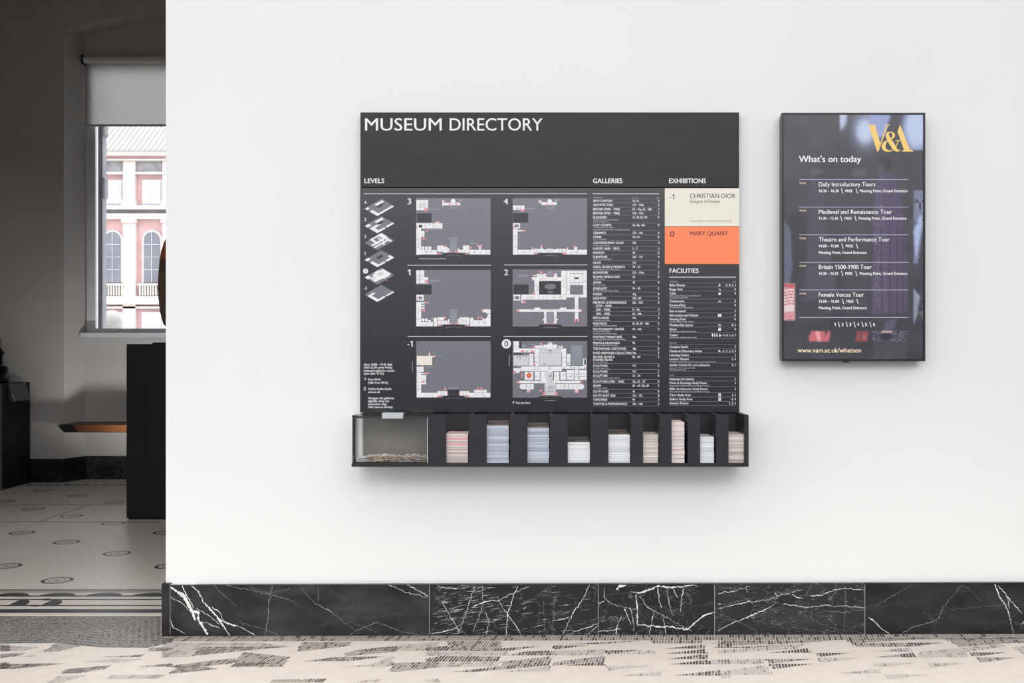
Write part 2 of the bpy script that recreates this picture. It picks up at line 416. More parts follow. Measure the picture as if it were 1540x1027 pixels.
FL += [(t, zp(o7, k7, p)) for t, p in [
 ('m', [(0, 352), (420, 352), (660, 347), (420, 366), (0, 382)]), ('d', [(0, 388), (400, 372), (150, 391)]),
 ('l', [(0, 402), (440, 368), (400, 396), (0, 417)]), ('d', [(240, 416), (455, 392), (470, 416)]),
 ('m', [(640, 347), (1120, 342), (700, 368), (690, 386)]), ('m', [(690, 387), (700, 368), (930, 366), (960, 386)]),
 ('d', [(930, 366), (1140, 366), (960, 388)]), ('m', [(1140, 345), (1540, 340), (1540, 362), (1420, 372), (1215, 390)]),
 ('d', [(480, 416), (685, 416), (510, 437)]), ('l', [(490, 441), (720, 441), (520, 466)]),
 ('d', [(780, 439), (990, 415), (1005, 440)]), ('l', [(760, 411), (960, 390), (980, 412)]),
 ('l', [(1000, 440), (1010, 412), (1200, 395), (1440, 372), (1450, 386), (1250, 415), (1260, 440)]),
 ('d', [(1255, 416), (1470, 416), (1290, 438)]), ('m', [(1290, 441), (1520, 441), (1320, 469)]), ('l', [(1480, 390), (1540, 385), (1540, 430)]),
 ('l', [(0, 450), (230, 446), (245, 470), (0, 472)]), ('d', [(232, 447), (480, 447), (262, 470)]), ('d', [(250, 471), (490, 471), (280, 498)]),
 ('l', [(0, 526), (0, 510), (240, 476), (280, 526)]),
 ('l', [(780, 470), (1020, 466), (800, 491)]), ('l', [(1050, 470), (1270, 468), (1070, 493)]),
 ('l', [(590, 521), (800, 498), (825, 521)]), ('l', [(830, 526), (1080, 526), (860, 551)])]]
o4, k4 = (0, 720), 3.346
FL += [(t, zp(o4, k4, p)) for t, p in [
 ('m', [(210, 872), (280, 828), (420, 838), (300, 867)]), ('l', [(0, 838), (210, 845), (110, 866), (0, 866)]),
 ('d', [(0, 882), (130, 874), (100, 891), (0, 901)]), ('l', [(100, 896), (190, 879), (160, 897)]),
 ('d', [(0, 957), (0, 932), (240, 927), (335, 929), (60, 957)]),
 ('d', [(300, 981), (330, 957), (560, 937), (540, 955), (400, 977)]),
 ('d', [(740, 868), (762, 848), (870, 848), (870, 866)]), ('m', [(460, 898), (740, 882), (700, 897)]), ('d', [(680, 946), (870, 927), (870, 945)]),
 ('l', [(530, 1006), (560, 986), (830, 985), (810, 1006)]), ('l', [(230, 1026), (290, 991), (450, 986), (300, 1026)]),
 ('d', [(850, 981), (870, 957), (870, 981)]), ('l', [(410, 922), (560, 905), (740, 905), (600, 925)])]]
for t, p in list(FL):                   # figures go on to both sides
    c = sum(v[0] for v in p)/len(p)
    if 285 < c < 640: FL.append((t, [(a-645, b) for a, b in p]))
    if 900 < c < 1255: FL.append((t, [(a+645, b) for a, b in p]))
for t, p in FL:
    q = [G(*v) for v in p]
    mosaic(q, t)
for t, p in FL[::2]:                    # the same figures go on towards the viewer
    q = [(x+0.37, y-0.66) for x, y in (G(*v) for v in p)]
    if min(b for a, b in q) > -0.92: mosaic(q, t, 0.02, 0.03)
# plain grey courses along the wall foot and across the opening
xa = X(243, 0)
mosaic([(xa, GY(964.6)), (3.2, GY(964.6)), (3.2, -0.022), (xa, -0.022)], 'm')
mosaic([G(*v) for v in zp(o4, k4, [(-900, 690), (812, 690), (812, 800), (870, 800), (870, 822), (740, 850), (500, 848), (280, 826), (-900, 835)])], 'f', 0.0095, 0.030, 0.55)
def band(p0, p1, m, x0=-3.5, x1=None):
    x1 = XL+0.0 if x1 is None else x1
    fpoly([(x0, GY(p0)), (x1, GY(p0)), (x1, GY(p1)), (x0, GY(p1))], m)
band(886.2, 887.9, M_line); band(889.4, 890.4, M_line)
band(895.3, 897.0, M_line); band(900.6, 902.0, M_line); band(909.6, 911.2, M_line); band(915.8, 921.6, M_line); band(923.2, 924.0, M_grout)
ya, yb = GY(895.3), GY(891.2)
x = -3.5
while x < XL-0.2:
    fpoly([(x+0.09*(1-math.cos(math.pi*k/8)), ya+(yb-ya)*math.sin(math.pi*k/8)) for k in range(9)], M_line); x += 0.235
for cpx in (35, 84):                    # knots of the interlace
    q = zp(o4, k4, [])
    fpoly([G(cpx-22, 909.8), G(cpx-12, 905), G(cpx-6, 902), G(cpx+8, 902), G(cpx+10, 905.5), G(cpx+2, 910.5), G(cpx-8, 911)], M_line, E*1.5)
for cpx, cpy in ((70, 901.4), (52, 910.6)):
    fpoly([G(cpx-6, cpy-1.3), G(cpx+6, cpy-1.3), G(cpx+6, cpy+1.3), G(cpx-6, cpy+1.3)], M_line, E*1.5)
# ring ornaments
def ring(cx, cy, r0, r1, m, n=28):
    for k in range(n):
        a, b = 2*math.pi*k/n, 2*math.pi*(k+1)/n
        fpoly([(cx+r0*math.cos(a), cy+r0*math.sin(a)), (cx+r1*math.cos(a), cy+r1*math.sin(a)), (cx+r1*math.cos(b), cy+r1*math.sin(b)), (cx+r0*math.cos(b), cy+r0*math.sin(b))], m)
for px, py in ((33, 801), (100, 815), (176, 832), (10, 851), (86, 872.5), (249, 800.5), (255, 851), (50, 765.5), (108, 776), (65, 737.3), (117, 745.3), (172, 755), (170, 787), (6, 754), (205, 880)):
    if (px, py) == (205, 880): continue
    cx, cy = G(px, py)
    ring(cx, cy, 0.064, 0.082, M_line); ring(cx, cy, 0.036, 0.044, M_tm)
    ring(cx, cy, 0.0, 0.014, M_line, 12)
# thin joints across the far part of the floor
def joint(p, q, w=0.012, m=M_line):
    a = Vector(G(*p)); b = Vector(G(*q)); d = (b-a).normalized(); n = Vector((-d.y, d.x))*w/2
    fpoly([tuple(a+n), tuple(b+n), tuple(b-n), tuple(a-n)], m)
joint((-60, 784.2), (240, 785), 0.03, M_tm); joint((-60, 760), (240, 757.5), 0.03, M_tm); joint((60, 784), (136, 758.5))
for k in range(14):                     # dark studs in the far border
    cx, cy = G(45+k*14, 729+(k % 2)*0.6); ring(cx, cy, 0, 0.035, M_line, 10)
struct(mb.build('floor'))

# --- marble baseboards
def marble(name, base, vein_scale, vein_amt, dist, cloud):
    m = bpy.data.materials.new(name); m.use_nodes = True
    n = m.node_tree.nodes; l = m.node_tree.links; b = n['Principled BSDF']
    b.inputs['Roughness'].default_value = 0.28; b.inputs['Specular IOR Level'].default_value = 0.35
    t = n.new('ShaderNodeTexCoord'); mp = n.new('ShaderNodeMapping')
    mp.inputs['Rotation'].default_value = (0, 0.25, 0); mp.inputs['Scale'].default_value = (1, 1, 2.4)
    l.new(t.outputs['Object'], mp.inputs[0])
    w = n.new('ShaderNodeTexNoise'); w.inputs['Scale'].default_value = 6; w.inputs['Detail'].default_value = 6
    l.new(mp.outputs[0], w.inputs['Vector'])
    mx = n.new('ShaderNodeMix'); mx.data_type = 'VECTOR'; mx.inputs[0].default_value = dist
    l.new(mp.outputs[0], mx.inputs[4]); l.new(w.outputs['Color'], mx.inputs[5])
    vo = n.new('ShaderNodeTexVoronoi'); vo.feature = 'DISTANCE_TO_EDGE'; vo.inputs['Scale'].default_value = vein_scale
    l.new(mx.outputs[1], vo.inputs['Vector'])
    r = n.new('ShaderNodeValToRGB'); r.color_ramp.elements[0].position = 0.0; r.color_ramp.elements[0].color = (vein_amt,)*3+(1,)
    r.color_ramp.elements[1].position = 0.012; r.color_ramp.elements[1].color = (0, 0, 0, 1)
    l.new(vo.outputs['Distance'], r.inputs[0])
    n2 = n.new('ShaderNodeTexNoise'); n2.inputs['Scale'].default_value = 5; n2.inputs['Detail'].default_value = 8
    l.new(mp.outputs[0], n2.inputs['Vector'])
    r2 = n.new('ShaderNodeValToRGB'); r2.color_ramp.elements[0].position = 0.35; r2.color_ramp.elements[0].color = base
    r2.color_ramp.elements[1].position = 0.72; r2.color_ramp.elements[1].color = tuple(min(1, x+cloud) for x in base[:3])+(1,)
    l.new(n2.outputs['Fac'], r2.inputs[0])
    n3 = n.new('ShaderNodeTexNoise'); n3.inputs['Scale'].default_value = 9; l.new(t.outputs['Object'], n3.inputs['Vector'])
    mm = n.new('ShaderNodeMath'); mm.operation = 'MULTIPLY'; l.new(r.outputs[0], mm.inputs[0]); l.new(n3.outputs['Fac'], mm.inputs[1])
    mc = n.new('ShaderNodeMix'); mc.data_type = 'RGBA'; l.new(mm.outputs[0], mc.inputs[0]); l.new(r2.outputs[0], mc.inputs[6])
    mc.inputs[7].default_value = rgb(225, 225, 228)
    l.new(mc.outputs[2], b.inputs['Base Color'])
    return m
M_mb = [marble('black_marble_plain', rgb(25, 25, 28), 3.5, 0.06, 0.25, 0.035), marble('black_marble_webbed', rgb(27, 27, 31), 9.0, 0.6, 0.30, 0.010),
        marble('black_marble_cracked', rgb(25, 25, 28), 8.0, 0.6, 0.35, 0.010), marble('black_marble_clouded', rgb(32, 32, 36), 7.0, 0.5, 0.30, 0.022),
        marble('black_marble_dark', rgb(22, 22, 25), 3.0, 0.08, 0.25, 0.022)]
M_vein = mat('white_marble_vein', rgb(228, 227, 226), 0.3, 0.4, vary=0.12, scale=60)
M_vein2 = mat('grey_marble_vein', rgb(140, 140, 144), 0.3, 0.4, vary=0.2, scale=60)
BY = -0.022
def top_at(px): return 879.6-(px-256)*(3.4/1284)
def bot_at(px): return 956.8-(px-256)*(3.5/1284)
joints = [243, 256, 646, 900, 1075, 1301, 1700, 2050]
VE = {}
VE[0] = []
z5 = lambda *p: [(240+a/3.667, 860+b/3.667, w/3.667) for a, b, w in p]
z6 = lambda *p: [(640+a/3.348, 860+b/3.348, w/3.348) for a, b, w in p]
z7 = lambda *p: [(1080+a/3.348, 860+b/3.348, w/3.348) for a, b, w in p]
VE[1] = [(M_vein, z5((62, 85, 10), (90, 105, 14), (135, 135, 24), (165, 190, 16), (185, 232, 22), (195, 268, 10))),
 (M_vein, z5((130, 130, 8), (160, 170, 10), (180, 215, 14), (215, 225, 22), (212, 262, 16), (240, 305, 18), (265, 354, 14))),
 (M_vein, z5((125, 75, 6), (150, 130, 6), (190, 200, 4))),
 (M_vein, z5((175, 72, 5), (215, 110, 6), (245, 170, 6), (290, 215, 10), (330, 265, 13), (365, 320, 8), (388, 354, 6))),
 (M_vein, z5((330, 265, 9), (370, 280, 10), (420, 297, 12))),
 (M_vein, z5((290, 195, 4), (330, 220, 5), (355, 270, 3))),
 (M_vein, z5((200, 200, 2.5), (270, 240, 3), (335, 290, 2))), (M_vein, z5((60, 140, 3), (110, 165, 3), (170, 215, 2))),
 (M_vein, z5((58, 265, 4), (75, 305, 4), (140, 340, 2))), (M_vein2, z5((300, 72, 2), (345, 120, 3), (420, 190, 1.5))),
 (M_vein, z5((235, 275, 3), (330, 310, 3), (270, 285, 1.5))), (M_vein, z5((420, 295, 3), (470, 315, 3), (525, 354, 3))),
 (M_vein2, z5((620, 75, 3), (605, 160, 4), (597, 250, 4), (585, 352, 3))),
 (M_vein2, z5((370, 72, 2.5), (480, 95, 3), (640, 130, 2.5), (750, 165, 2))), (M_vein2, z5((780, 85, 2), (850, 170, 2.5), (920, 205, 5), (990, 255, 2), (1100, 340, 1.5))),
 (M_vein2, z5((500, 80, 2), (600, 118, 2), (720, 90, 1.5))), (M_vein, z5((1265, 72, 3), (1350, 110, 3), (1480, 140, 2))), (M_vein, z5((1365, 72, 3), (1430, 105, 4), (1488, 135, 3))),
 (M_vein2, z5((1040, 350, 3), (1120, 310, 3), (1190, 280, 4), (1250, 295, 3), (1320, 325, 3), (1440, 350, 2))),
 (M_vein2, z5((1030, 270, 2), (1120, 300, 2), (1200, 335, 1.5))), (M_vein2, z5((440, 280, 2), (560, 310, 2), (670, 352, 1.5))),
 (M_vein2, z5((875, 80, 1.5), (877, 130, 2), (872, 170, 1.5)))]
VE[2] = [(M_vein, z6((465, 70, 6), (445, 110, 5), (430, 170, 6), (412, 205, 7), (410, 260, 5), (406, 322, 4))),
 (M_vein, z6((405, 200, 4), (435, 245, 5), (465, 285, 5), (478, 322, 4))), (M_vein, z6((405, 203, 4), (380, 165, 3), (360, 120, 2))),
 (M_vein, z6((825, 68, 5), (800, 120, 5), (770, 170, 5), (740, 210, 6), (710, 275, 4), (690, 322, 3))),
 (M_vein, z6((240, 175, 6), (300, 150, 9), (370, 143, 6), (430, 110, 4), (520, 72, 3))),
 (M_vein, z6((30, 310, 5), (90, 300, 8), (150, 285, 5), (175, 265, 3))), (M_vein, z6((85, 150, 3), (120, 215, 4), (170, 300, 4))),
 (M_vein, z6((250, 70, 4), (225, 140, 4), (200, 220, 4), (165, 310, 3))), (M_vein, z6((285, 72, 3), (290, 150, 2), (270, 230, 3), (240, 305, 2))),
 (M_vein, z6((740, 302, 4), (800, 285, 7), (865, 262, 4))), (M_vein, z6((495, 188, 8), (505, 172, 3))), (M_vein, z6((640, 245, 3), (700, 235, 5), (730, 225, 3))),
 (M_vein, z6((60, 75, 4), (110, 80, 5), (160, 85, 8), (165, 78, 3))), (M_vein, z6((300, 200, 3), (320, 260, 3), (305, 320, 3))),
 (M_vein, z6((820, 322, 3), (850, 285, 4), (868, 270, 3))), (M_vein2, z6((655, 130, 3), (645, 200, 3), (640, 320, 2))), (M_vein2, z6((590, 150, 2), (600, 260, 2), (595, 322, 2)))]
rnd = random.Random(3)
for k in range(150):
    x0 = rnd.choice((rnd.uniform(25, 380), rnd.uniform(25, 330), rnd.uniform(25, 840))); y0 = rnd.uniform(75, 315)
    L = rnd.uniform(18, 75); s = rnd.uniform(-0.32, -0.05); w = rnd.uniform(1.2, 3.4)
    VE[2].append((M_vein if rnd.random() < 0.55 else M_vein2, z6((x0, y0, 0.8), (x0+L*0.5, y0+s*L*0.5+rnd.uniform(-4, 4), w), (min(x0+L, 864), max(y0+s*L, 70), 0.8))))
VE[3] = [(M_vein, z6((1030, 100, 3), (1080, 105, 10), (1130, 88, 16), (1170, 72, 14), (1230, 78, 10), (1300, 72, 8), (1370, 68, 4))),
 (M_vein, z6((962, 90, 14), (975, 72, 20), (1010, 68, 8))), (M_vein, z6((1060, 115, 6), (1066, 180, 9), (1065, 262, 8))),
 (M_vein, z6((1065, 268, 10), (1140, 272, 12), (1220, 275, 12), (1320, 290, 14), (1370, 245, 8), (1410, 215, 12), (1455, 202, 5))),
 (M_vein, z6((1170, 80, 6), (1175, 140, 5), (1190, 180, 6))), (M_vein, z6((1215, 80, 3), (1225, 150, 4), (1240, 215, 2))), (M_vein, z6((1300, 80, 6), (1290, 140, 5), (1282, 205, 3))),
 (M_vein, z6((1150, 195, 4), (1140, 250, 5), (1125, 320, 4))), (M_vein, z6((900, 75, 3), (900, 130, 3), (945, 165, 3), (1060, 190, 2))), (M_vein, z6((872, 160, 4), (895, 150, 8), (900, 145, 3))),
 (M_vein, z6((960, 322, 8), (965, 270, 5), (985, 225, 4))), (M_vein, z6((875, 300, 5), (930, 295, 6), (985, 285, 4))), (M_vein, z6((1003, 185, 8), (1020, 230, 5), (1035, 265, 3))), (M_vein, z6((1030, 180, 6), (1045, 235, 4), (1050, 300, 2))),
 (M_vein, z6((1240, 72, 4), (1255, 105, 5), (1270, 130, 3))), (M_vein, z6((1195, 215, 4), (1205, 275, 5), (1212, 320, 4))), (M_vein, z6((1080, 120, 3), (1120, 180, 4), (1150, 195, 3), (1240, 245, 2), (1340, 300, 2)))]
for k in range(40):
    x0 = rnd.uniform(880, 1440); y0 = rnd.uniform(80, 300); L = rnd.uniform(10, 40); s = rnd.uniform(-0.5, 0.5); w = rnd.uniform(1, 2.6)
    VE[3].append((M_vein2, z6((x0, y0, 0.6), (x0+s*L*0.5, y0+L*0.5, w), (x0+s*L, min(y0+L, 320), 0.6))))
VE[4] = [(M_vein, z7((0, 185, 4), (60, 172, 4), (150, 150, 6), (240, 143, 3), (330, 112, 4), (420, 90, 3))), (M_vein, z7((0, 108, 3), (70, 98, 4), (160, 72, 3))),
 (M_vein, z7((0, 298, 4), (60, 262, 5), (130, 235, 7), (200, 207, 9), (265, 175, 5), (300, 150, 2))), (M_vein, z7((330, 160, 4), (400, 172, 5), (440, 178, 4), (520, 168, 4), (620, 170, 3), (740, 180, 3))),
 (M_vein, z7((470, 122, 8), (520, 118, 5), (580, 92, 5), (640, 82, 4), (740, 90, 4))), (M_vein, z7((375, 112, 6), (400, 130, 6), (430, 132, 5))), (M_vein2, z7((540, 196, 3), (640, 203, 4), (740, 188, 3))),
 (M_vein2, z7((640, 72, 3), (642, 180, 3), (632, 290, 2))), (M_vein, z7((285, 105, 8), (300, 125, 4), (285, 140, 3))), (M_vein, z7((140, 82, 4), (150, 105, 4))), (M_vein2, z7((0, 165, 3), (60, 160, 4), (160, 130, 3))),
 (M_vein2, z7((0, 210, 2), (80, 240, 2), (200, 300, 2))), (M_vein2, z7((460, 240, 2), (600, 290, 2), (735, 310, 1.5))), (M_vein2, z7((440, 120, 4), (470, 75, 3))), (M_vein, z7((0, 160, 4), (15, 162, 6)))]
for k in range(70):
    x0 = rnd.gauss(300, 130); y0 = rnd.uniform(75, 310)
    if x0 < 0 or x0 > 720: continue
    VE[4].append((M_vein2, z7((x0, y0, 1.0), (x0+rnd.uniform(4, 20), y0+rnd.uniform(-8, 8), rnd.uniform(1.5, 3)), (x0+rnd.uniform(14, 34), min(max(y0+rnd.uniform(-14, 14), 72), 316), 0.8))))
VE[5] = [(M_vein, z7((757, 230, 5), (775, 240, 12), (800, 262, 6), (830, 292, 6), (862, 317, 5))), (M_vein2, z7((925, 316, 4), (970, 282, 5), (1040, 262, 5), (1110, 238, 6), (1130, 180, 4), (1170, 130, 3), (1230, 66, 3))),
 (M_vein, z7((1395, 62, 10), (1408, 100, 7), (1420, 132, 9), (1450, 172, 7), (1470, 230, 5), (1485, 310, 3))), (M_vein, z7((1410, 68, 5), (1450, 115, 7), (1490, 165, 6), (1530, 210, 4))),
 (M_vein, z7((1450, 115, 3), (1462, 150, 4), (1465, 190, 2))), (M_vein2, z7((800, 168, 3), (880, 120, 3), (970, 68, 2))), (M_vein2, z7((1240, 66, 2), (1280, 105, 2), (1330, 150, 1.5))), (M_vein2, z7((1160, 190, 1.5), (1300, 178, 2), (1460, 165, 1.5))),
 (M_vein, z7((1528, 265, 5), (1540, 250, 4), (1560, 235, 3)))]
VE[6] = []
rj = random.Random(21)
def jag(st, step=2.2):
    out = []
    for i in range(len(st)-1):
        (x0, y0, w0), (x1, y1, w1) = st[i], st[i+1]
        L = math.hypot(x1-x0, y1-y0); n = max(1, int(L/step))
        for k in range(n):
            t = k/n; a = 0.25 if k == 0 else min(1.5, L*0.055)
            out.append((x0+(x1-x0)*t+rj.uniform(-a, a), y0+(y1-y0)*t+rj.uniform(-a, a), (w0+(w1-w0)*t)*rj.uniform(0.3, 1.3)))
    out.append((st[-1][0], st[-1][1], st[-1][2]*0.5))
    return [(x, min(max(y, 877.2), 956.4), w) for x, y, w in out]
bb = thing('baseboard_front', 'black veined marble baseboard along the white wall', 'baseboard', (0, 0, 0))
for k in ('label', 'category'): del bb[k]
bb['kind'] = 'structure'
order = [4, 0, 1, 2, 3, 4, 0]
for i in range(7):
    m = MB(); p0, p1 = joints[i], joints[i+1]-0.6
    mm = M_mb[order[i]]
    v = []
    y1 = 0.0 if i else 0.30
    if i == 0:                            # return slab that wraps the wall's edge
        x0, x1 = X(243, BY), X(255.6, BY)
        zt, z0 = Z(877.5, BY), Z(957.2, BY)
        m.box(x0, XL, -0.0, 0.30, z0, zt, mm)
        m.box(x0, x1, BY, 0.0, z0, zt, mm)
    else:
        vs = [W(p0, bot_at(p0), BY), W(p1, bot_at(p1), BY), W(p1, top_at(p1), BY), W(p0, top_at(p0), BY)]
        vs += [Vector((a.x, -0.0003, a.z)) for a in vs]
        m.add(vs, [[0, 1, 2, 3], [7, 6, 5, 4], [3, 2, 6, 7], [1, 0, 4, 5], [0, 3, 7, 4], [2, 1, 5, 6]], mm)
        for q, (vm, st) in enumerate(VE[i]):
            st2 = [(max(min(a, p1-0.5), p0+0.5), max(min(b, bot_at(a)-w*0.5-0.2), top_at(a)+w*0.5+0.2), w*(0.9 if i == 1 else 0.62)) for a, b, w in st]
            m.pstroke(jag(st2), BY-0.0002-0.00001*(q % 9), vm, 1)
    m.build('marble_slab', bb, bevel=0.0012)
m = MB(); m.box(X(243, BY)+0.004, 3.0, BY+0.0006, -0.0002, 0.012, Z(879.5, BY), mat('slab_mortar', rgb(168, 168, 170), 0.8)); m.build('mortar_bed', bb)
mb = MB(); mb.box(-8, -3.55, BY, 0, 0.002, 0.225, M_mb[0]); struct(mb.build('baseboard_entrance'))
mb = MB()
hb = Z(690, RY-0.02)
mb.box(-5.35, XC-ax, RY-0.02, RY, 0.0, hb, M_mb[4]); mb.box(XC+ax, 0.3, RY-0.02, RY, 0.0, hb, M_mb[4])
mb.box(XC-bx_-0.05, XC+bx_+0.05, NY-0.02, NY, 0.0, hb, M_mb[3])
for s in (-1, 1):
    pts = [(XC+s*ax, RY-0.02), (XC+s*(bx_-0.02), NY-0.02), (XC+s*bx_, NY), (XC+s*ax, RY)]
    vs = [(a, b, z) for z in (0.0, hb) for a, b in pts]
    mb.add(vs, [[3, 2, 1, 0], [4, 5, 6, 7], [0, 1, 5, 4], [1, 2, 6, 5], [2, 3, 7, 6], [3, 0, 4, 7]], M_mb[4])
struct(mb.build('baseboard_back'))
mb = MB(); mb.box(-5.35, -5.33, 0.45, RY-0.02, 0.002, hb, M_mb[4]); struct(mb.build('baseboard_left'))

# --- window in the niche
M_frame = mat('pale_grey_window_paint', rgb(226, 228, 234), 0.45, 0.4, vary=0.02)
M_glass = clear_mat('window_glass', (0.97, 0.98, 0.99, 1))
WY = NY+0.03
x0, x1 = XC-bx_, XC+bx_
win = thing('window_1', '', '', (XC, WY, SILL))
for k in ('label', 'category'): del win[k]
win['kind'] = 'structure'
m = MB(); st = X(143, WY)-x0
for a, b in ((x0, x0+st), (x1-st, x1), (XC-0.05, XC+0.05)): m.box(a, b, WY, WY+0.07, SILL, HEAD, M_frame)
m.box(x0+st, XC-0.05, WY, WY+0.07, SILL, SILL+0.05, M_frame); m.box(XC+0.05, x1-st, WY, WY+0.07, SILL, SILL+0.05, M_frame)
m.box(x0+st, XC-0.05, WY, WY+0.07, HEAD-0.09, HEAD, M_frame); m.box(XC+0.05, x1-st, WY, WY+0.07, HEAD-0.09, HEAD, M_frame)
m.build('window_frame', win, bevel=0.004)
for a, b in ((x0+st, XC-0.05), (XC+0.05, x1-st)):
    m = MB(); m.box(a, b, WY+0.032, WY+0.038, SILL+0.05, HEAD-0.09, M_glass); m.build('window_pane', win)
m = MB(); sy = NY-0.09; m.box(x0-0.008, x1+0.008, sy, NY+0.03, Z(507, sy), Z(500.5, sy), M_frame)
m.box(x0, x1, NY-0.02, NY+0.11, Z(500.5, sy), SILL+0.004, M_frame); m.build('window_sill', win, bevel=0.006)

# --- roller blind
M_blind = bpy.data.materials.new('pale_grey_blind_fabric'); M_blind.use_nodes = True
n = M_blind.node_tree.nodes; l = M_blind.node_tree.links; b = n['Principled BSDF']
b.inputs['Base Color'].default_value = rgb(206, 204, 202); b.inputs['Roughness'].default_value = 0.9
tr = n.new('ShaderNodeBsdfTranslucent'); tr.inputs[0].default_value = rgb(236, 236, 236)
ms = n.new('ShaderNodeMixShader'); ms.inputs[0].default_value = 0.62
wv = n.new('ShaderNodeTexNoise'); wv.inputs['Scale'].default_value = 900; bpn = n.new('ShaderNodeBump'); bpn.inputs['Strength'].default_value = 0.1
l.new(wv.outputs['Fac'], bpn.inputs['Height']); l.new(bpn.outputs[0], b.inputs['Normal'])
l.new(b.outputs[0], ms.inputs[1]); l.new(tr.outputs[0], ms.inputs[2]); l.new(ms.outputs[0], n['Material Output'].inputs['Surface'])
LY = NY-0.06
bl = thing('roller_blind', 'pale grey roller blind drawn over the top of the far window', 'blind', (XC, LY, Z(188, LY)))
zt = Z(90, LY)
m = MB(); m.rod((x0+0.02, LY, zt), (x1-0.02, LY, zt), 0.034, mat('blind_roll_fabric', rgb(222, 220, 216), 0.7), 20); m.build('roll', bl)
for s, xx in ((-1, x0), (1, x1)):
    m = MB(); m.box(xx-s*0.001, xx-s*0.02, LY-0.03, LY+0.06, zt-0.036, zt+0.04, M_black); m.build('bracket', bl, bevel=0.004)
m = MB(); m.box(x0+0.022, x1-0.022, LY+0.030, LY+0.0315, Z(187, LY), zt, M_blind); m.build('fabric', bl)
m = MB(); m.box(x0+0.022, x1-0.022, LY+0.022, LY+0.04, Z(189.2, LY), Z(186.2, LY), mat('blind_hem_bar', rgb(196, 196, 198), 0.5)); m.build('hem_bar', bl, bevel=0.003)

# --- outside of the window: stone pier of the reveal, pink brick building across the court
M_stone = mat('pale_stone', rgb(138, 139, 145), 0.8, 0.2, vary=0.08, scale=8)
M_dkst = mat('dark_stone', rgb(44, 45, 50), 0.8, 0.2, vary=0.3, scale=12)  # dark stone of the outer trim and pier edge
mb = MB()
ey = NY+0.16
mb.box(x0-0.9, X(144.5, ey), ey, ey+0.12, SILL-0.4, 4.5, M_dkst)
mb.box(x1-0.02, x1+0.9, ey, ey+0.12, SILL-0.4, 4.5, M_dkst)
struct(mb.build('trim_1'))
pier = thing('stone_pier', 'pale grey stone pier just outside the far window', 'pier', (X(153, ey+0.3), ey+0.3, 0))
m = MB(); py_ = ey+0.14
m.pbox(143, 149.6, 180, 500, py_, py_+0.1, M_dkst)
m.build('dark_edge', pier)
m = MB(); m.pbox(149.6, 154.5, 180, 560, py_, py_+0.1, M_stone)
m.build('shaft', pier, bevel=0.01)
for a, b in ((170, 204), (266, 298), (374, 388), (470, 492)):
    m = MB(); m.pbox(144, 157.5 if a < 300 else 154.5, a, b, py_-0.012, py_+0.09, M_stone); m.build('block', pier, bevel=0.02)
FY = 13*D
k_ = S*14
M_brick = mat('pale_pink_brick', rgb(186, 153, 154), 0.85, 0.2, vary=0.10, scale=1.4)
M_pil = mat('pinkish_cream_terracotta', rgb(206, 188, 182), 0.85, 0.2, vary=0.05, scale=1.0)
M_corn = mat('cream_stone_band', rgb(202, 196, 192), 0.85, 0.2, vary=0.05, scale=1.0)
M_fr = mat('grey_relief_frieze', rgb(140, 138, 142), 0.9, 0.2, vary=0.25, scale=2.5)
M_roof = mat('pale_grey_roof_tiles', rgb(168, 167, 165), 0.8, 0.2, vary=0.03, scale=1.0)
M_wf = mat('white_sash_paint', rgb(176, 178, 184), 0.6)
M_wp = mat('pale_blue_grey_pane', rgb(196, 204, 216), 0.15, 0.6, vary=0.12, scale=0.8)
M_wd = mat('dark_blue_grey_pane', rgb(104, 105, 116), 0.3, 0.6, vary=0.15, scale=0.8)
bd = thing('brick_building', 'pink brick building with arched windows across the court outside the far window', 'building', (X(200, FY), FY, -4))
def FX(px): return (px-VX)*k_
def FZ(py): return EYE+(VY-py)*k_
def fbox(m, px0, px1, py0, py1, out, mt, back=0.3): m.box(FX(px0), FX(px1), FY-out, FY+back, FZ(py1), FZ(py0), mt)
BX0, BX1 = -10, 420
m = MB(); fbox(m, BX0, BX1, 232, 660, 0, M_brick, 6.0); m.build('brick_wall', bd)
m = MB(); rz0, rz1 = FZ(229), FZ(229)+11
m.add([(FX(BX0), FY-0.9, rz0), (FX(BX1), FY-0.9, rz0), (FX(BX1), FY+14, rz1), (FX(BX0), FY+14, rz1)], [[0, 1, 2, 3]], M_roof)
xx = FX(BX0)
while xx < FX(BX1):
    m.rod((xx, FY-0.95, rz0), (xx, FY+14, rz1+0.02), 0.075, M_roof, 8); xx += 0.32
m.build('roof', bd)
for a, b, o_, mt in ((229, 236.5, 0.7, M_corn), (236.5, 241, 0.35, M_brick), (241, 243, 0.45, M_corn), (260, 263, 0.35, M_corn), (311, 316, 0.6, M_corn), (322, 330, 0.35, M_corn), (446, 458, 0.5, M_corn), (461, 464, 0.3, M_corn)):
    m = MB(); fbox(m, BX0, BX1, a, b, o_, mt); m.build('cornice', bd)
m = MB(); fbox(m, BX0, BX1, 243, 260, 0.12, M_fr); fbox(m, BX0, BX1, 316, 322, 0.10, M_fr); m.build('frieze', bd)
